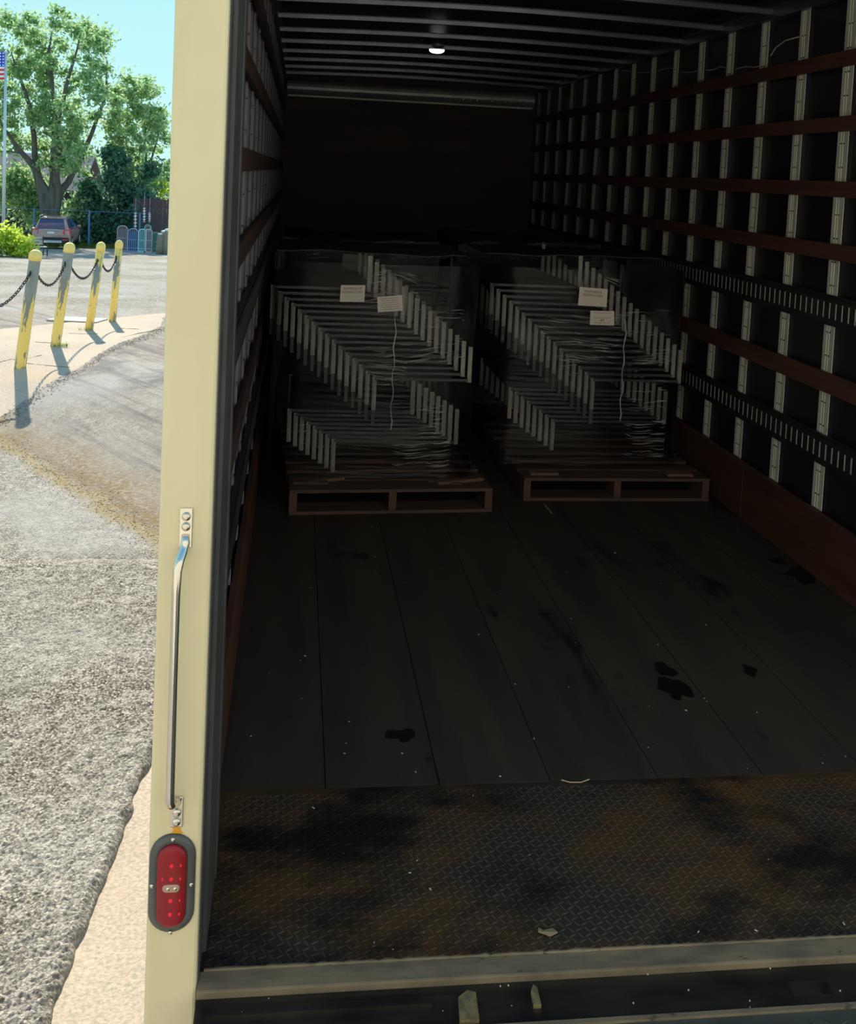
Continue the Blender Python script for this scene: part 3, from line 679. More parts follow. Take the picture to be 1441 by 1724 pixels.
# rear loads, mostly hidden: wrapped black stacks
def rear_load(x0, x1, y0, y1, z1, label):
    mb = MB(); L_ = 16; n = 24; vs = []
    for k in range(L_+1):
        z = .13+(z1-.13)*k/L_
        for i in range(n*4):
            s = i//n; u = (i % n)/n
            X, Y = [(x0+(x1-x0)*u, y0), (x1, y0+(y1-y0)*u), (x1-(x1-x0)*u, y1), (x0, y1-(y1-y0)*u)][s]
            r_ = .025*noise.noise(Vector((X*3, Y*3, z*6))); vs.append((X+r_, Y+r_, z+ (.05*noise.noise(Vector((X*4, Y*4, 7))) if k == L_ else 0)))
    P = 4*n; fs = [(i*P+j, i*P+(j+1) % P, (i+1)*P+(j+1) % P, (i+1)*P+j) for i in range(L_) for j in range(P)]+[tuple(L_*P+j for j in range(P)), tuple(reversed(range(P)))]
    t = empty('wrapped_load', label, 'wrapped load', ((x0+x1)/2, (y0+y1)/2, 0), 'wrapped loads in the back row')
    o = mb.add([(a-(x0+x1)/2, b-(y0+y1)/2, c) for a, b, c in vs], fs).build('wrapped_stack', 'board', t)
    f = MB(); rr = random.Random(int(x0*100)+5)
    for _ in range(46):
        x = x0+(x1-x0)*rr.random()-(x0+x1)/2; y = y0+.0-.03*rr.random()-(y0+y1)/2; z = z1-.015-.11*rr.random()**2; l = .02+.12*rr.random()
        k = (rr.random()-.4)*.5
        f.add([(x, y, z), (x+l, y, z+l*k), (x+l, y+.002, z+l*k+.0025), (x, y+.002, z+.002)], [(0, 1, 2, 3)])
    q = f.build('film_folds', 'fold', o); q['kind'] = 'stuff'
    b = MB().box(x0-(x0+x1)/2, x1-(x0+x1)/2, y0-(y0+y1)/2, y1-(y0+y1)/2, .1, .125)
    for x in (x0, (x0+x1)/2-.02, x1-.04): b.box(x-(x0+x1)/2, x+.04-(x0+x1)/2, y0-(y0+y1)/2, y1-(y0+y1)/2, 0, .1)
    b.build('pallet_base', 'pallet', t)
rear_load(-.08, .92, 6.55, 7.6, 1.20, 'dark film-wrapped load in the back row behind the left front load')
rear_load(1.10, 2.08, 6.8, 7.85, 1.21, 'dark film-wrapped load in the back row behind the right front load')

# paper sheets
def text_mesh(body, size, name, parent, loc, rot, mt='ink', sx=1):
    cu_ = bpy.data.curves.new(name, 'FONT'); cu_.body = body; cu_.size = size; cu_.align_x = 'CENTER'; cu_.align_y = 'CENTER'; cu_.extrude = .0003; cu_.space_line = 1.05
    to = bpy.data.objects.new(name+'_tmp', cu_); COL.objects.link(to); dg = bpy.context.evaluated_depsgraph_get(); dg.update()
    me = bpy.data.meshes.new_from_object(to.evaluated_get(dg)); bpy.data.objects.remove(to)
    me.materials.clear(); me.materials.append(M[mt]); o = link(name, me, parent, loc); o.rotation_euler = rot; o.scale = (sx, 1, 1); return o
def paper(c4, Y, label, body=None, size=.03, dy=0, lines=0, curl=.0):
    P4 = [at(x, y, Y) for x, y in c4]                  # tl tr br bl
    cen = sum(P4, Vector())/4; t = empty('paper_sheet', label, 'paper', cen, 'paper labels stuck on the wrapped loads'); n = 6; vs = []
    for j in range(n+1):
        for i in range(n+1):
            u, v = i/n, j/n; p_ = (P4[0]*(1-u)+P4[1]*u)*(1-v)+(P4[3]*(1-u)+P4[2]*u)*v - cen
            vs.append((p_.x, p_.y-curl*(u*v)**3, p_.z))
    m_ = n+1; Q = m_*m_; fs = [(j*m_+i, j*m_+i+1, (j+1)*m_+i+1, (j+1)*m_+i) for j in range(n) for i in range(n)]
    fs2 = fs + [tuple(Q+q for q in reversed(f)) for f in fs]
    MB().add(vs+[(a, b+.0008, c) for a, b, c in vs], fs2).build('sheet', 'paper', t, smooth=False)
    ang = -math.atan2((P4[1]-P4[0]).z, (P4[1]-P4[0]).x); H = (P4[0]-P4[3]).length; Wd = (P4[1]-P4[0]).length
    if body: text_mesh(body, size, 'printed_words', t, (0, -.0012, H*dy), (R(90), ang, 0))
    if lines:
        mb = MB()
        for i in range(lines):
            z = H*(.36-.7*i/(lines-1)); w = Wd*(.40-.12*((i*37) % 3)/3); mb.box(-w, w, -.0012, -.0006, z-.0008, z+.0008)
        q = mb.build('printed_lines', 'ink', t); q['kind'] = 'stuff'; q.rotation_euler.y = ang
    return t
paper([(574, 480), (615, 480), (613, 508), (572, 508)], 4.955, 'white paper label with two faded printed lines, left one on the left load', 'RESPONSIVE\nRESPIRATORY', .0165, .18, curl=.012)
paper([(635, 500), (677, 497), (678, 523), (636, 526)], 4.935, 'pinkish packing slip stuck right of the corner seam on the left load', None, lines=6)
paper([(976, 483), (1023, 487), (1021, 517), (973, 514)], 5.155, 'larger white paper label with two printed lines on the right load', 'RESPONSIVE\nRESPIRATORY', .0175, .18)
paper([(994, 523), (1034, 524), (1034, 548), (993, 547)], 5.150, 'small slip marked with dark figures below the larger label on the right load', '49', .022, -.15, lines=3)
paper([(577, 427), (616, 430), (614, 450), (576, 449)], 6.525, 'grey creased paper sheet on the load in the back row', None)

# debris on the floor
o = MB().add([(0, 0, 0), (.022, .004, .001), (.03, -.012, .004), (.012, -.018, .001), (-.012, -.006, .003), (-.008, .01, .0),
              (0, 0, .0025), (.022, .004, .0035), (.03, -.012, .0065), (.012, -.018, .0035), (-.012, -.006, .0055), (-.008, .01, .0025)],
             [(0, 1, 2, 3, 4, 5), (11, 10, 9, 8, 7, 6), (0, 6, 7, 1), (1, 7, 8, 2), (2, 8, 9, 3), (3, 9, 10, 4), (4, 10, 11, 5), (5, 11, 6, 0)]).build('card_scrap', 'scrap')
p = at(914, 1568, .003, 2); o.location = (p.x, p.y, .003); tag(o, 'torn yellowish scrap of card on the tread plate', 'scrap')
p = [at(x, y, .004, 2) for x, y in ((945, 1313), (960, 1317), (978, 1317), (992, 1312))]
tag(MB().tube(p, .0018, 5).build('straw', 'straw'), 'bent dry straw at the seam of floor boards and tread plate', 'straw')
p = [at(x, y, .003, 2) for x, y in ((917, 850), (929, 864))]
tag(MB().tube(p, .003, 5).build('straw', 'straw'), 'short pale straw on the floor in front of the right pallet', 'straw')
mb = MB(); rr = random.Random(11)
for i in range(120):
    x = -.1+2.3*rr.random(); y = 2.05+2.6*rr.random()**1.5; s = .0005+.0016*rr.random()**2; a = rr.random()*3
    Mx = Matrix.Translation((x, y, .0)) @ Matrix.Rotation(a, 4, 'Z'); mb.box(-s*1.8, s*1.8, -s*.6, s*.6, .0005, .0005+s, Mx)
for i in range(24):
    x = -.1+2.3*rr.random(); y = 1.865+.1*rr.random(); s = .0006+.0009*rr.random(); mb.box(x-s, x+s, y-s, y+s, -.012, -.011+s)
o = mb.build('floor_debris', 'white'); tag(o, 'pale crumbs and dust flecks scattered over the truck floor', 'debris', kind='stuff')

# ------------------------------------------------------------------ unseen dock wall added behind the camera to bounce warm light
M['bwall'] = mat('tan_bounce_wall', (.55, .51, .43), .85, var=(.48, .44, .37), vscale=(2, 2, 6))
M['inner'] = mat('dark_unseen_dock_interior', (.05, .048, .045), .9)
struct(MB().box(-14, 12, -1.85, -1.6, -1.25, 4.4).build('wall_bounce', 'bwall'), 'unseen tan dock wall added behind the viewer to bounce warm light')
# ------------------------------------------------------------------ bollards and chains
bol = [((34, 617), (61, 421), .066, 0), ((93, 584), (118, 409), .064, 1), ((149, 561), (171, 408), .060, 2), ((189, 544), (201, 405), .056, 3)]
depth = [12.36, 13.69, 15.5, 16.9]; tops = []
labs = ['nearest leaning yellow bollard with a grey upper half', 'second bollard from the front, yellow below and grey above', 'third bollard from the front, chipped yellow with grey streaks', 'farthest yellow bollard of the row, the shortest in view']
for (b, t, r_, i), D, lab in zip(bol, depth, labs):
    pb = at(b[0], b[1], D); pt = at(t[0], t[1], D-.03); zb = gz(pb.x, pb.y)+.02; pb.z = min(pb.z, zb)
    e_ = empty('bollard', lab, 'bollard', pb, 'row of chained bollards'); v = pt-pb; L_ = v.length; q = v.to_track_quat('Z', 'Y'); e_.rotation_mode = 'QUATERNION'; e_.rotation_quaternion = q
    split = (.62, .70, .0, .0)[i]
    hz = L_-.062
    if split:
        # jagged limit between the yellow and the bare grey coat
        n = 24; vs = []; 
        for zz in (-.05, None, hz):
            for j in range(n):
                a = 2*math.pi*j/n; z = zz if zz is not None else hz*split+.16*noise.noise(Vector((math.cos(a)*2, math.sin(a)*2, i*5+2)))
                vs.append((r_*math.cos(a), r_*math.sin(a), z))
        MB().add(vs[:2*n], [(j, (j+1) % n, n+(j+1) % n, n+j) for j in range(n)]).build('pipe', 'yellow', e_, smooth=True)
        MB().add(vs[n:], [(j, (j+1) % n, n+(j+1) % n, n+j) for j in range(n)]).build('upper_pipe', 'greypost', e_, smooth=True)['label'] = 'bare grey upper pipe'
    else:
        MB().lathe([(r_, -.05), (r_, hz)], 24).build('pipe', 'yellow', e_, smooth=True)
    rc = r_*1.12
    MB().lathe([(rc, hz-.062), (rc*1.02, hz), (rc*.97, hz+.018), (rc*.86, hz+.036), (rc*.66, hz+.052), (rc*.38, hz+.064), (rc*.14, hz+.069), (.006, hz+.078)], 24).build('cap', 'capyellow', e_, smooth=True)
    lug_ = MB(); lug_.tube([(r_+.012+.014*math.cos(a), 0, hz-.20+.02*math.sin(a)) for a in [2*math.pi*k/10 for k in range(10)]], .005, 5, close=True)
    lug_.tube([(-r_-.012-.014*math.cos(a), 0, hz-.20+.02*math.sin(a)) for a in [2*math.pi*k/10 for k in range(10)]], .005, 5, close=True)
    # weeds and grime stay on the ground
    lug_.build('eye_ring', 'iron', e_)
    tops.append((e_, q, pb, hz, r_))
def axis_pt(i, z): e_, q, pb, hz, r_ = tops[i]; return pb + q @ Vector((0, 0, z))
def chain(a, b, sag, label):
    N_ = 60; pts = [a.lerp(b, i/N_)+Vector((0, 0, -4*sag*(i/N_)*(1-i/N_))) for i in range(N_+1)]
    Ls = [0]
    for p_, q_ in zip(pts, pts[1:]): Ls.append(Ls[-1]+(q_-p_).length)
    step = .044; mb = MB(); n = int(Ls[-1]/step)
    for k in range(n):
        s = (k+.5)*Ls[-1]/n; j = max(i for i in range(N_) if Ls[i] <= s); c = pts[j].lerp(pts[j+1], (s-Ls[j])/(Ls[j+1]-Ls[j])); d = (pts[j+1]-pts[j]).normalized()
        u = d.cross(Vector((0, 0, 1))).normalized(); w = d.cross(u)
        if k % 2: u = w
        mb.tube([c+d*.030*math.cos(t)+u*.016*math.sin(t) for t in [2*math.pi*m_/8 for m_ in range(8)]], .0065, 4, close=True)
    return tag(mb.build('chain', 'iron'), label, 'chain', 'chains between the bollards')
# a fifth bollard just left of the frame carries the first chain
p5 = at(-62, 668, 11.1); v5 = Vector((.17, 0, 1.28))
a5 = Vector((p5.x, 11.1, gz(p5.x, 11.1)))
e5 = empty('bollard', 'yellow bollard just outside the left edge, nearest of the row', 'bollard', a5, 'row of chained bollards')
MB().lathe([(.066, -.05), (.066, 1.22)], 24).build('pipe', 'yellow', e5, smooth=True); MB().lathe([(.074, 1.16), (.074, 1.22), (.05, 1.29), (.01, 1.32)], 24).build('cap', 'capyellow', e5, smooth=True)
def side(i, d): e_, q, pb, hz, r_ = tops[i]; return pb+q @ Vector((0, 0, hz-.20)) + d*(r_+.02)
dn = [(tops[i+1][2]-tops[i][2]).normalized() for i in range(3)]
chain(a5+Vector((.02, .08, 1.1)), side(0, -dn[0]), .20, 'dark iron chain running left out of view from the nearest visible bollard')
chain(side(0, dn[0]), side(1, -dn[0]), .22, 'dark iron chain between the nearest and second bollards')
chain(side(1, dn[1]), side(2, -dn[1]), .24, 'dark iron chain between the second and third bollards')
chain(side(2, dn[2]), side(3, -dn[2]), .20, 'dark iron chain between the third and farthest bollards')

# ------------------------------------------------------------------ vegetation
def leaves(name, centres, radii, n, size, m, parent, flat=.6, seed=1):
    r = np.random.default_rng(seed); C = np.array(centres); Rr = np.array(radii); w = Rr**2.2; w /= w.sum()
    idx = r.choice(len(C), n, p=w); d = r.normal(size=(n, 3)); d /= np.linalg.norm(d, axis=1)[:, None]; rad = Rr[idx]*np.clip(np.abs(r.normal(size=n))*.62, 0, 1.55)
    P = C[idx]+d*rad[:, None]*np.array([1, 1, flat])
    a = r.normal(size=(n, 3)); a /= np.linalg.norm(a, axis=1)[:, None]; b = np.cross(a, r.normal(size=(n, 3))); b /= np.linalg.norm(b, axis=1)[:, None]
    s = size*(.6+.8*r.random(n))[:, None]
    V = np.stack([P-a*s*.6, P+b*s*.35, P+a*s*.7, P-b*s*.35], 1).reshape(-1, 3); Fc = np.arange(4*n).reshape(n, 4)
    o = fast_mesh(name, V, Fc, m, parent); o['kind'] = 'stuff'; return o
def crown_tree(px_base, Y, outline, nb, label, forks, n, size, r0, seed, rb=(.45, .95), m='leaf', depth=2.6):
    """space-filling crown: leaf clusters inside the crown's outline, each joined by a branch to the nearest limb"""
    b = ground_pt(px_base, Y); t = empty('tree', label, 'tree', b, 'trees behind the lot'); rr = random.Random(seed)
    def inside(x, y):
        c = False; k_ = len(outline)
        for q in range(k_):
            (x1, y1), (x2, y2) = outline[q], outline[(q+1) % k_]
            if (y1 > y) != (y2 > y) and x < (x2-x1)*(y-y1)/(y2-y1)+x1: c = not c
        return c
    xs_ = [p[0] for p in outline]; ys_ = [p[1] for p in outline]; C_ = []
    while len(C_) < nb:
        x, y = rr.uniform(min(xs_), max(xs_)), rr.uniform(min(ys_), max(ys_))
        if inside(x, y):
            p = at(x, y, Y)-b; p.y = rr.uniform(-1, 1)*depth; C_.append((p, rr.uniform(*rb)))
    B = MB(); nodes = []
    for limb in forks:                          # limbs given as crown pixels, thick to thin
        pts = [Vector((0, 0, -.2))]+[at(x, y, Y)-b+Vector((0, yy, 0)) for x, y, yy in limb]; K_ = len(pts)
        fine = []; 
        for a_, c_ in zip(pts, pts[1:]):
            for q in range(3): f_ = a_.lerp(c_, q/3); fine.append(f_+Vector((rr.uniform(-.06, .06), rr.uniform(-.1, .1), 0)))
        fine.append(pts[-1]); rs = [r0*(1-.86*q/(len(fine)-1)) for q in range(len(fine))]
        B.tube(fine, rs, 8); nodes += [(f_, r_) for f_, r_ in zip(fine[2:], rs[2:])]
    for p, rad in sorted(C_, key=lambda c_: (c_[0]-Vector((0, 0, 3))).length):
        a_, ra = min(nodes, key=lambda nd: (nd[0]-p).length+max(0, nd[0].z-p.z)*.8)
        r1 = min(ra*.6, .02+.025*(a_-p).length); mid = a_.lerp(p, .5)+Vector((rr.uniform(-.15, .15), rr.uniform(-.15, .15), rr.uniform(-.05, .2)))
        B.tube([a_, mid, p], [r1, r1*.75, max(.012, r1*.4)], 4); nodes += [(mid, r1*.75), (p, max(.012, r1*.4))]
    B.build('trunk', 'bark', t, smooth=True)
    leaves('foliage', [tuple(c_[0]) for c_ in C_], [c_[1] for c_ in C_], n, size, m, t, .75, seed); return t
def ground_pt(x, Y): p = at(x, 400, Y); return Vector((p.x, Y, gz(p.x, Y)))
crown_tree(86, 57, [(-40, 60), (-20, 22), (20, 38), (50, 28), (75, 16), (100, 22), (140, 34), (165, 50), (186, 62), (180, 85), (196, 110), (188, 130), (205, 160), (190, 215), (170, 265), (130, 300), (60, 285), (10, 270), (-40, 290)], 165, 'tall broad maple behind the parked car with a forked trunk',
    [[(80, 330, 0), (62, 290, 0), (52, 200, .3), (30, 130, .5), (15, 90, .6)], [(88, 330, 0), (88, 270, .2), (92, 180, 0), (85, 100, -.3), (88, 50, 0)], [(95, 325, 0), (100, 290, -.3), (104, 200, -.6), (125, 120, -.8), (140, 70, -1)], [(96, 330, .2), (112, 305, .4), (140, 250, .8), (170, 170, 1), (175, 100, 1)], [(62, 285, 0), (30, 245, -.4), (5, 200, -.8)]], 36000, .165, .27, 5, (.4, .8))
crown_tree(238, 60, [(205, 165), (212, 130), (224, 108), (240, 125), (252, 150), (262, 162), (276, 175), (278, 195), (290, 230), (292, 300), (270, 340), (240, 330), (215, 290), (195, 250), (190, 200)], 75, 'smaller tree right of the maple, reaching towards the truck post',
    [[(240, 340, 0), (244, 280, 0), (246, 220, .2), (238, 160, 0)], [(236, 345, 0), (222, 290, .3), (208, 220, .3)], [(244, 300, 0), (262, 250, -.3), (272, 200, -.3)]], 15000, .16, .12, 9, (.35, .75), depth=1.8)
crown_tree(-50, 64, [(-150, 80), (-90, 30), (-45, 30), (-30, 100), (-25, 250), (-60, 300), (-150, 290)], 60, 'tree beyond the left edge of the picture behind the flagpole',
    [[(-50, 320, 0), (-60, 200, 0), (-70, 80, 0)], [(-52, 310, 0), (-90, 200, 0), (-120, 110, 0)]], 16000, .18, .25, 12)
def shrub(px, Y, blobs, label, m, n, size, seed, cat='shrub', nm='shrub'):
    b = ground_pt(px, Y); t = empty(nm, label, cat, b, None); rr = random.Random(seed)
    cs = [(x, y, z) for x, y, z, r_ in blobs]; rd = [r_ for *_, r_ in blobs]
    leaves('foliage', cs, rd, n, size, m, t, 1.0, seed)
    B = MB()
    for x, y, z, r_ in blobs: B.tube([(x*.3, y*.3, -.1), (x*.7, y*.7, z*.5), (x, y, z)], [.05, .035, .01], 5)
    B.build('stems', 'bark', t); return t
rr = random.Random(4)
shrub(15, 41, [(-1.0+.3*i*.9, rr.uniform(-.4, .4), .35+.55*rr.random(), .42) for i in range(7)], 'bright yellow-green bush at the foot of the flagpole', 'leafbright', 9000, .12, 3)
shrub(196, 58.6, [(rr.uniform(-1.9, 1.9), rr.uniform(-.8, .8), .6+.42*k, 1.15-.055*k) for k in range(11)]+[(-1.6, 0, 1, 1.1), (1.5, 0, 1.2, 1.1), (-2.6, 0, .8, .8), (-.6, 0, 5.2, .5)], 'big dark juniper bush behind the fence left of the lattice gates', 'leafdark', 30000, .20, 6)
shrub(150, 58.6, [(rr.uniform(-1.1, 1.1), 0, .5+.4*k, .95-.06*k) for k in range(8)], 'dark evergreen bush behind the fence beside the parked car', 'leafdark', 12000, .2, 8)
shrub(105, 58.5, [(rr.uniform(-1.5, 1.5), 0, 1+.5*k, 1.0) for k in range(5)], 'leafy understory bush behind the parked car', 'leaf', 6000, .2, 9)
shrub(30, 58.5, [(rr.uniform(-2, 2), 0, 2.2+.5*k, .9) for k in range(4)], 'low leafy branches left of the maple trunk', 'leaf', 5000, .2, 10)
shrub(262, 61, [(rr.uniform(-.8, .8), 0, 1.2+.45*k, .75) for k in range(6)], 'light green bush beside the truck post behind the red fence', 'leafbright', 4500, .17, 14)
# tree line far back so that the horizon closes
for px_, Y, h, n in ((-150, 80, 6, 9000), (60, 94, 5, 9000), (180, 103, 4.8, 8000), (290, 85, 4.0, 8000)):
    shrub(px_, Y, [(rr.uniform(-4.5, 4.5), rr.uniform(-1, 1), 1+rr.random()*h*.75, 1.5) for k in range(14)], {-150: 'distant hedge of trees beyond the left edge', 60: 'distant trees behind the dark house', 180: 'distant trees behind the juniper bush', 290: 'distant trees seen right beside the truck post'}[px_], 'leaf', n, .35, 20+px_ % 7)
# grass strip along the fence
V = []; Fc = []; r = np.random.default_rng(5)
n = 9000; gx = r.uniform(-17, -2, n); gy = r.uniform(55.6, 57.1, n)
P = np.stack([gx, gy, np.array([gz(a, b) for a, b in zip(gx, gy)])], 1); hgt = r.uniform(.05, .28, n)
V = np.stack([P+[-.03, 0, 0]*1, P+[.03, 0, 0], P+np.stack([r.uniform(-.06, .06, n), r.uniform(-.06, .06, n), hgt], 1)], 1).reshape(-1, 3)
o = fast_mesh('grass_strip', V, np.arange(3*n).reshape(n, 3), 'grassm'); tag(o, 'ragged green grass and weeds along the foot of the fence', 'grass', kind='stuff')
for px_, py_, D, n_, lab in ((102, 584, 13.6, 50, 'small green weed tuft at the foot of the second bollard'), (143, 562, 15.4, 16, 'tiny weeds at the foot of the third bollard')):
    p = at(px_, py_, D); mb = MB()
    for i in range(n_):
        a = rr.uniform(0, 6.28); L_ = rr.uniform(.02, .07); x = p.x+rr.uniform(-.09, .09); y = p.y+rr.uniform(-.05, .05); z = gz(x, y)+.018
        mb.add([(x-.004, y, z), (x+.004, y, z), (x+L_*math.cos(a)*.6, y+L_*math.sin(a)*.6, z+L_)], [(0, 1, 2)])
    tag(mb.build('weed_tuft', 'grassm'), lab, 'weeds')

# ------------------------------------------------------------------ flagpole, bench, car, fence, gates, house
YP = 43.5; bt = at(6, 385, YP); tp = at(10, 90, YP)
fp = empty('flagpole', 'tall pale flagpole at the left edge of the picture', 'flagpole', (bt.x, YP, gz(bt.x, YP)))
Hh = tp.z-gz(bt.x, YP); lean = tp.x-bt.x
MB().tube([(0, 0, 0), (lean, 0, Hh)], [.075, .045], 12).build('pole', 'flagpole', fp, smooth=True)
MB().lathe([(.02, -.06), (.07, -.03), (.08, 0), (.06, .05), (.01, .08)], 12, (lean, 0, Hh+.05)).build('finial', 'flagpole', fp, smooth=True)
MB().lathe([(.2, 0), (.2, .08), (.12, .14)], 16).build('base_collar', 'flagpole', fp)
def flag_mat():
    Mt = bpy.data.materials.new('flag_cloth'); Mt.use_nodes = True; nt = Mt.node_tree; L = nt.links.new; b = nt.nodes['Principled BSDF']; b.inputs['Roughness'].default_value = .8
    uv = N(nt, 'ShaderNodeTexCoord'); sx = N(nt, 'ShaderNodeSeparateXYZ'); L(uv.outputs['UV'], sx.inputs[0])
    def ma(op, a, b_=None):
        n = N(nt, 'ShaderNodeMath', operation=op)
        for i, c in ((0, a), (1, b_)):
            if c is None: continue
            if isinstance(c, (int, float)): n.inputs[i].default_value = c
            else: L(c, n.inputs[i])
        return n.outputs[0]
    st = ma('LESS_THAN', ma('FRACT', ma('MULTIPLY', sx.outputs[1], 6.5)), .5)
    m1 = N(nt, 'ShaderNodeMix', data_type='RGBA'); m1.inputs[6].default_value = (.9, .86, .86, 1); m1.inputs[7].default_value = (.72, .05, .07, 1); L(st, m1.inputs[0])
    can = ma('MULTIPLY', ma('LESS_THAN', sx.outputs[0], .4), ma('GREATER_THAN', sx.outputs[1], .4615))
    fx = ma('SUBTRACT', ma('FRACT', ma('MULTIPLY', sx.outputs[0], 15)), .5); fy_ = ma('SUBTRACT', ma('FRACT', ma('MULTIPLY', ma('SUBTRACT', sx.outputs[1], .4615), 9.3)), .5)
    star = ma('LESS_THAN', ma('ADD', ma('MULTIPLY', fx, fx), ma('MULTIPLY', fy_, fy_)), .07)
    m2 = N(nt, 'ShaderNodeMix', data_type='RGBA'); m2.inputs[6].default_value = (.02, .06, .55, 1); m2.inputs[7].default_value = (.8, .85, 1, 1); L(star, m2.inputs[0])
    m3 = N(nt, 'ShaderNodeMix', data_type='RGBA'); L(can, m3.inputs[0]); L(m1.outputs[2], m3.inputs[6]); L(m2.outputs[2], m3.inputs[7]); L(m3.outputs[2], b.inputs['Base Color'])
    L(m3.outputs[2], b.inputs['Emission Color']); b.inputs['Emission Strength'].default_value = 0
    return Mt
M['flag'] = flag_mat()
me = bpy.data.meshes.new('flag'); nxx, nzz = 24, 13; fh = 1.12; fw = 1.9; vs = []; uvs = []
for j in range(nzz+1):
    for i in range(nxx+1):
        u, v = i/nxx, j/nzz; vs.append((-u*fw*.92, .09*math.sin(u*7+v)*u**.5, v*fh-.22*u**1.2)); uvs.append((u, v))
fs = [(j*(nxx+1)+i, j*(nxx+1)+i+1, (j+1)*(nxx+1)+i+1, (j+1)*(nxx+1)+i) for j in range(nzz) for i in range(nxx)]
me.from_pydata(vs, [], fs); ul = me.uv_layers.new(name='UVMap')
for lp_ in me.loops: ul.data[lp_.index].uv = uvs[lp_.vertex_index]
me.materials.append(M['flag'])
fo = link('flag', me); fo.location = (bt.x+lean-.05, YP, at(10, 134, YP).z); tag(fo, 'red, white and blue striped flag hanging from the flagpole', 'flag')
# bench
bp_ = at(60, 428, 42.3); bn = empty('park_bench', 'small bench with pale slats in front of the parked car', 'bench', (bp_.x, 42.3, gz(bp_.x, 42.3)), None, R(38))
for i in range(4): MB().box(-.5, .5, -.22+.12*i, -.12+.12*i, .42, .45).build('seat_slat', 'benchwood', bn)
for i in range(3): MB().box(-.5, .5, .25+.03*i, .27+.03*i, .52+.13*i, .62+.13*i).build('back_slat', 'benchwood', bn)
for x in (-.48, .45):
    MB().box(x, x+.04, -.22, -.17, 0, .42).box(x, x+.04, .20, .25, 0, .42).box(x, x+.04, -.24, .27, .38, .42).box(x, x+.04, .24, .30, .42, .92).box(x, x+.04, -.22, .26, .62, .65).box(x, x+.04, -.22, -.18, .42, .65).build('side_frame', 'iron', bn)
# car, rear towards the camera
cp = at(85, 415, 51.3); car = empty('car', 'bronze compact crossover car parked with its tailgate towards the truck', 'car', (cp.x, 51.3, gz(cp.x, 51.3)), None, R(4))
def loft(secs):
    n = len(secs[0][1]); vs = []
    for y, prof in secs: vs += [(x, y, z) for x, z in prof]
    fs = [(k_*n+j, k_*n+(j+1) % n, (k_+1)*n+(j+1) % n, (k_+1)*n+j) for k_ in range(len(secs)-1) for j in range(n)] + [tuple(range(n))[::-1], tuple((len(secs)-1)*n+j for j in range(n))]
    return MB().add(vs, fs)
def sec(w, zt, zb=.24, sh=1.0, ct=.0):      # half width, top z, bottom z, shoulder z, half-width of the top
    R_ = [(w*.86, zb), (w*.97, zb+.12), (w, .62), (w*.98, .85), (w*.93, sh), (w*.90, sh+.02), (ct, zt-.07), (ct*.88, zt-.01), (ct*.5, zt)]
    return [(-x, z) for x, z in R_] + [(x, z) for x, z in reversed(R_)]
body = loft([(.0, sec(.80, 1.0, .42, .96, .70)), (.04, sec(.86, 1.06, .32, 1.0, .72)), (.16, sec(.89, 1.36, .26, 1.0, .64)), (.36, sec(.89, 1.60, .24, 1.0, .60)), (.9, sec(.89, 1.66, .24, .98, .60)), (2.0, sec(.89, 1.65, .24, .96, .60)), (2.7, sec(.88, 1.50, .24, .95, .60)), (3.3, sec(.87, 1.08, .24, .93, .68)), (4.0, sec(.82, .92, .26, .82, .6)), (4.22, sec(.70, .72, .34, .66, .5))])
bo = body.build('body', 'carpaint', car, smooth=True)
rw = [(-.64, .015, 1.06), (.64, .015, 1.06), (.59, .125, 1.36), (-.59, .125, 1.36), (.53, .26, 1.545), (-.53, .26, 1.545)]
MB().add(rw+[(x, y+.02, z) for x, y, z in rw], [(0, 1, 2, 3), (3, 2, 4, 5), (6, 9, 8, 7), (9, 11, 10, 8), (0, 3, 9, 6), (3, 5, 11, 9), (1, 7, 8, 2), (2, 8, 10, 4), (5, 4, 10, 11), (0, 6, 7, 1)]).build('rear_window', 'glass', car)
MB().box(-.58, .58, .24, .42, 1.575, 1.615).build('spoiler', 'carpaint', car, bevel=.01)
MB().box(-.84, .84, -.06, .2, .30, .62).build('bumper', 'carblack', car, bevel=.03)
MB().box(-.52, .52, -.085, -.04, .34, .47).build('skid_panel', 'silver', car, bevel=.015)
MB().box(-.36, .36, -.03, .02, .985, 1.015).build('tailgate_trim', 'silver', car)
p_ = MB().box(-.16, .16, -.03, .01, .80, .92).build('licence_plate', 'platewhite', car)
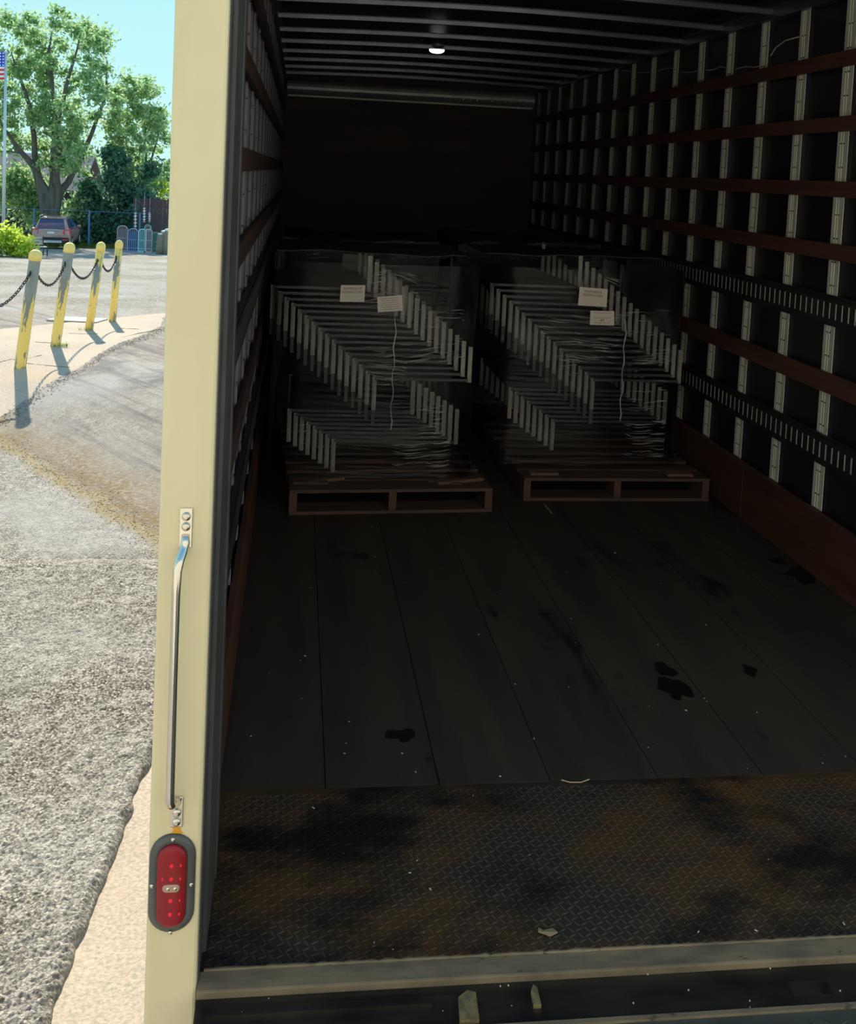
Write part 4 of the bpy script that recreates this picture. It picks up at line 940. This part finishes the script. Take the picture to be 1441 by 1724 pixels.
for s_ in (-1, 1):
    MB().add([(s_*.86, .10, 1.07), (s_*.60, -.015, 1.04), (s_*.56, -.015, .86), (s_*.66, -.02, .78), (s_*.90, .12, .74), (s_*.88, .32, 1.10), (s_*.55, .1, .95)], [(0, 1, 2, 3, 4), (0, 4, 5), (0, 5, 1), (1, 6, 2), (2, 6, 3), (3, 6, 4), (4, 6, 5), (5, 6, 1)]).build('tail_lamp', 'tail', car)
    MB().box(s_*.66-.12, s_*.66+.12, -.075, -.04, .47, .54).build('reflector', 'tail', car)
    MB().add([(s_*.885, .50, 1.06), (s_*.875, 2.6, 1.02), (s_*.665, 2.2, 1.52), (s_*.65, .75, 1.53), (s_*.84, .5, 1.06), (s_*.83, 2.6, 1.02), (s_*.62, 2.2, 1.52), (s_*.61, .75, 1.53)], [(0, 1, 2, 3), (4, 7, 6, 5), (0, 4, 5, 1), (1, 5, 6, 2), (2, 6, 7, 3), (3, 7, 4, 0)]).build('side_window', 'glass', car)
    MB().box(min(s_*.88, s_*1.06), max(s_*.88, s_*1.06), 2.45, 2.55, 1.02, 1.15).build('side_mirror', 'carpaint', car, bevel=.02)
    MB().tube([(s_*.60, .45, 1.66), (s_*.60, .6, 1.70), (s_*.60, 2.0, 1.70), (s_*.60, 2.2, 1.65)], .02, 6).build('roof_rail', 'silver', car)
    for y in (.72, 3.35):
        w_ = MB().lathe([(.20, -.1), (.33, -.1), (.345, -.06), (.345, .06), (.33, .1), (.2, .1)], 24, (s_*.80, y, .345), Matrix.Rotation(R(90), 4, 'Y')).build('wheel', 'carblack', car, smooth=True)
        MB().lathe([(.2, 0), (.2, .012), (.03, .02)], 14, (s_*.80+s_*.09, y, .345), Matrix.Rotation(R(90*s_), 4, 'Y')).build('hubcap', 'silver', w_)
car.scale = (1, 1, .94); bn.scale = (.85, .85, .85)
# wire fence with blue posts
fe = empty('wire_fence', 'wire fence on blue posts behind the parked car', 'fence', (-8, 56.3, gz(-8, 54)))
for px_ in (57, 150, -30, 235):
    x = at(px_, 380, 56.3).x; MB().tube([(x+8, 0, -.1), (x+8, 0, 1.85)], .05, 8).build('fence_post', 'bluepost', fe)
xa, xb = at(-40, 380, 56.3).x+8, at(245, 380, 56.3).x+8
MB().tube([(xa, 0, 1.82), (xb, 0, 1.82)], .014, 6).build('top_rail', 'bluepost', fe)
mb = MB()
n = int((xb-xa)/.24)
for i in range(n):
    x = xa+.24*i
    mb.tube([(x, 0, .02), (x+.9, 0, 1.8)], .003, 3, cap=False); mb.tube([(x+.9, 0, .02), (x, 0, 1.8)], .003, 3, cap=False)
q = mb.build('wire_mesh', 'iron', fe); q['kind'] = 'stuff'
# dark house behind the trees
hb = at(45, 380, 66); bz = gz(-9, 66); hs = empty('house', 'long dark house with a grey shingle roof behind the maple', 'house', (hb.x, 66, bz))
x0 = at(-60, 380, 66).x-hb.x; x1 = at(128, 380, 66).x-hb.x
MB().box(x0, x1, 0, 7, -.5, 2.9).build('wall', 'wallfar', hs)
zr = at(60, 318, 65.4).z-bz; zt = at(60, 258, 69).z-bz
MB().prism([(-.5, zr), (3.4, zt), (7.4, zr), (7.4, zr-.12), (3.4, zt-.15), (-.5, zr-.12)], 0, x0-.3, x1+.4).build('roof', 'rooffar', hs)
for xx in (-5.0, -2.2, 1.2):
    w_ = MB().box(xx, xx+1.1, -.06, .02, 1.2, 2.3).build('window', 'platewhite', hs); MB().box(xx+.08, xx+1.02, -.08, -.055, 1.28, 2.22).build('pane', 'glass', w_)
# second pale building sliver next to the post
hb = at(283, 350, 75); h2_ = empty('shed', 'pale grey shed with a light gable roof right beside the truck post', 'shed', (hb.x, 75, gz(0, 75)))
MB().box(-1.6, 3, 0, 4, -.3, 4.1).build('wall', mat('pale_siding', (.5, .5, .52), .8), h2_)
MB().prism([(-1.9, 4.0), (.7, 5.1), (3.3, 4.0), (3.3, 3.85), (.7, 4.95), (-1.9, 3.85)], 1, -.3, 4.3).build('roof', mat('teal_roof', (.12, .42, .5), .6), h2_)
# dark red board fence behind the gates
fr_ = empty('board_fence', 'dark red board fence behind the metal trellis gates', 'fence', (-6.5, 57.2, gz(-6.5, 57)))
xa = at(222, 380, 57).x+6.5
for i in range(26): MB().box(xa+.2*i+.006, xa+.2*i+.194, -.012, .012+.006*(i % 2), -.1, 2.75+.03*math.sin(i*2.3)).build('fence_board', 'fencered', fr_)
for z in (.5, 2.3): MB().box(xa, xa+5.2, .02, .06, z, z+.09).build('fence_rail', 'fencered', fr_)
# trellis display: arched frames standing in a row on a low rack
GY = 51.6
def gate(px0, px1, top, c, label, bars=4, fill=None, lean=0):
    a = at(px0, 415, GY); b = at(px1, 415, GY); zt_ = at((px0+px1)/2, top, GY).z; g0 = gz(a.x, GY)+.02; w = b.x-a.x; H = zt_-g0
    mt = mat('painted_metal', c, .45); t = empty('garden_trellis', label, 'trellis', ((a.x+b.x)/2, GY, g0), 'arched garden trellises for sale')
    r_ = w/2; pts = [(-r_, 0, 0), (-r_, 0, H-r_*.7)]+[(-r_*math.cos(math.pi*k_/8), lean*.2, H-r_*.7+r_*.7*math.sin(math.pi*k_/8)) for k_ in range(1, 8)]+[(r_, 0, H-r_*.7), (r_, 0, 0)]
    MB().tube(pts, .028, 6).build('arch_frame', mt, t)
    for i in range(1, bars+1):
        x = -r_+w*i/(bars+1); MB().tube([(x, 0, .03), (x, 0, H-r_*.7+r_*.6*math.sqrt(max(0, 1-(x/r_)**2)))], .016, 5).build('upright', mt, t)
    for z in (.15, H*.5): MB().box(-r_, r_, -.012, .012, z, z+.03).build('cross_bar', mt, t)
    MB().box(-r_-.02, r_+.02, -.2, .2, -.02, .03).build('foot_rail', mt, t)
    if fill:
        MB().box(-r_+.03, r_-.03, .03, .06, .05, H-r_*.7).build('backing_panel', mat('panel_paint', fill, .6), t)
gate(197, 214, 380, (.42, .36, .42), 'dusty pink arched trellis, leftmost of the row', 5, (.16, .09, .11))
gate(215, 232, 385, (.30, .34, .55), 'wide blue arched trellis with a solid blue back, second from left', 4, (.03, .13, .26))
gate(233, 245, 386, (.45, .72, .75), 'pale teal arched trellis in the middle of the row', 3, (.04, .20, .25))
gate(244, 255, 386, (.60, .45, .45), 'pinkish trellis touching the teal one', 3, (.05, .13, .26))
gate(256, 266, 391, (.14, .30, .24), 'low dark green trellis next to the cut logs', 4, (.02, .06, .07))
# teal ring ornament on a stake
p = at(249, 384, GY+.3); og = empty('garden_ornament', 'round teal wire ornament on a stake above the trellises', 'ornament', (p.x, GY+.3, gz(p.x, GY)))
zz = p.z-gz(p.x, GY)
MB().tube([(.16*math.cos(a), 0, zz+.16*math.sin(a)) for a in [2*math.pi*k_/16 for k_ in range(16)]], .022, 6, close=True).build('ring', mat('teal', (.25, .6, .58), .5), og)
MB().tube([(.09*math.cos(a), 0, zz+.09*math.sin(a)) for a in [2*math.pi*k_/12 for k_ in range(12)]], .014, 5, close=True).build('inner_ring', M['flagpole'], og)
MB().tube([(0, 0, 0), (0, 0, zz-.16)], .02, 6).build('stake', 'flagpole', og)
# white twisted garland strands
for px_, y0, y1, lab in ((228, 358, 386, 'white spiral wind spinner hanging left of the others'), (243, 350, 374, 'white spiral wind spinner hanging in the middle'), (252, 358, 374, 'white spiral wind spinner hanging right of the others')):
    a = at(px_, y0, 54.5); b = at(px_, y1, 54.5); n = 28; vs = []
    for i in range(n+1):
        t = i/n; an = t*math.pi*5; c = a.lerp(b, t); vs += [(c.x+.07*math.cos(an), c.y+.07*math.sin(an), c.z), (c.x-.07*math.cos(an), c.y-.07*math.sin(an), c.z)]
    tag(MB().add(vs, [(2*i, 2*i+1, 2*i+3, 2*i+2) for i in range(n)]).tube([a, a+Vector((0, 0, .8))], .006, 4).build('wind_spinner', 'platewhite'), lab, 'wind spinner', 'white wind spinners')
# upright wrapped logs next to the post
for i, (px_, top, w_) in enumerate(((269, 392, .17), (275, 388, .2), (281, 385, .2), (287, 390, .18))):
    b = at(px_, 421, 49.6); tz = at(px_, top, 49.6).z; g0 = gz(b.x, 49.6); H = tz-g0
    t = empty('burlap_bundle', ['leftmost', 'second', 'third', 'rightmost'][i]+' of the upright tan bundles with white tops next to the truck post', 'bundle', (b.x, 49.6+.1*(i % 2), g0), 'upright tan bundles')
    MB().lathe([(w_, 0), (w_*1.05, H*.3), (w_*.95, H*.7), (w_*.7, H*.88), (w_*.4, H*.93)], 12).build('wrap', mat('burlap', (.34, .27, .20), .9, var=(.24, .19, .15), vscale=(20, 20, 2)), t, smooth=True)
    MB().lathe([(w_*.45, H*.9), (w_*.75, H*.94), (w_*.6, H*.99), (.02, H)], 10).build('top', 'platewhite', t, smooth=True)
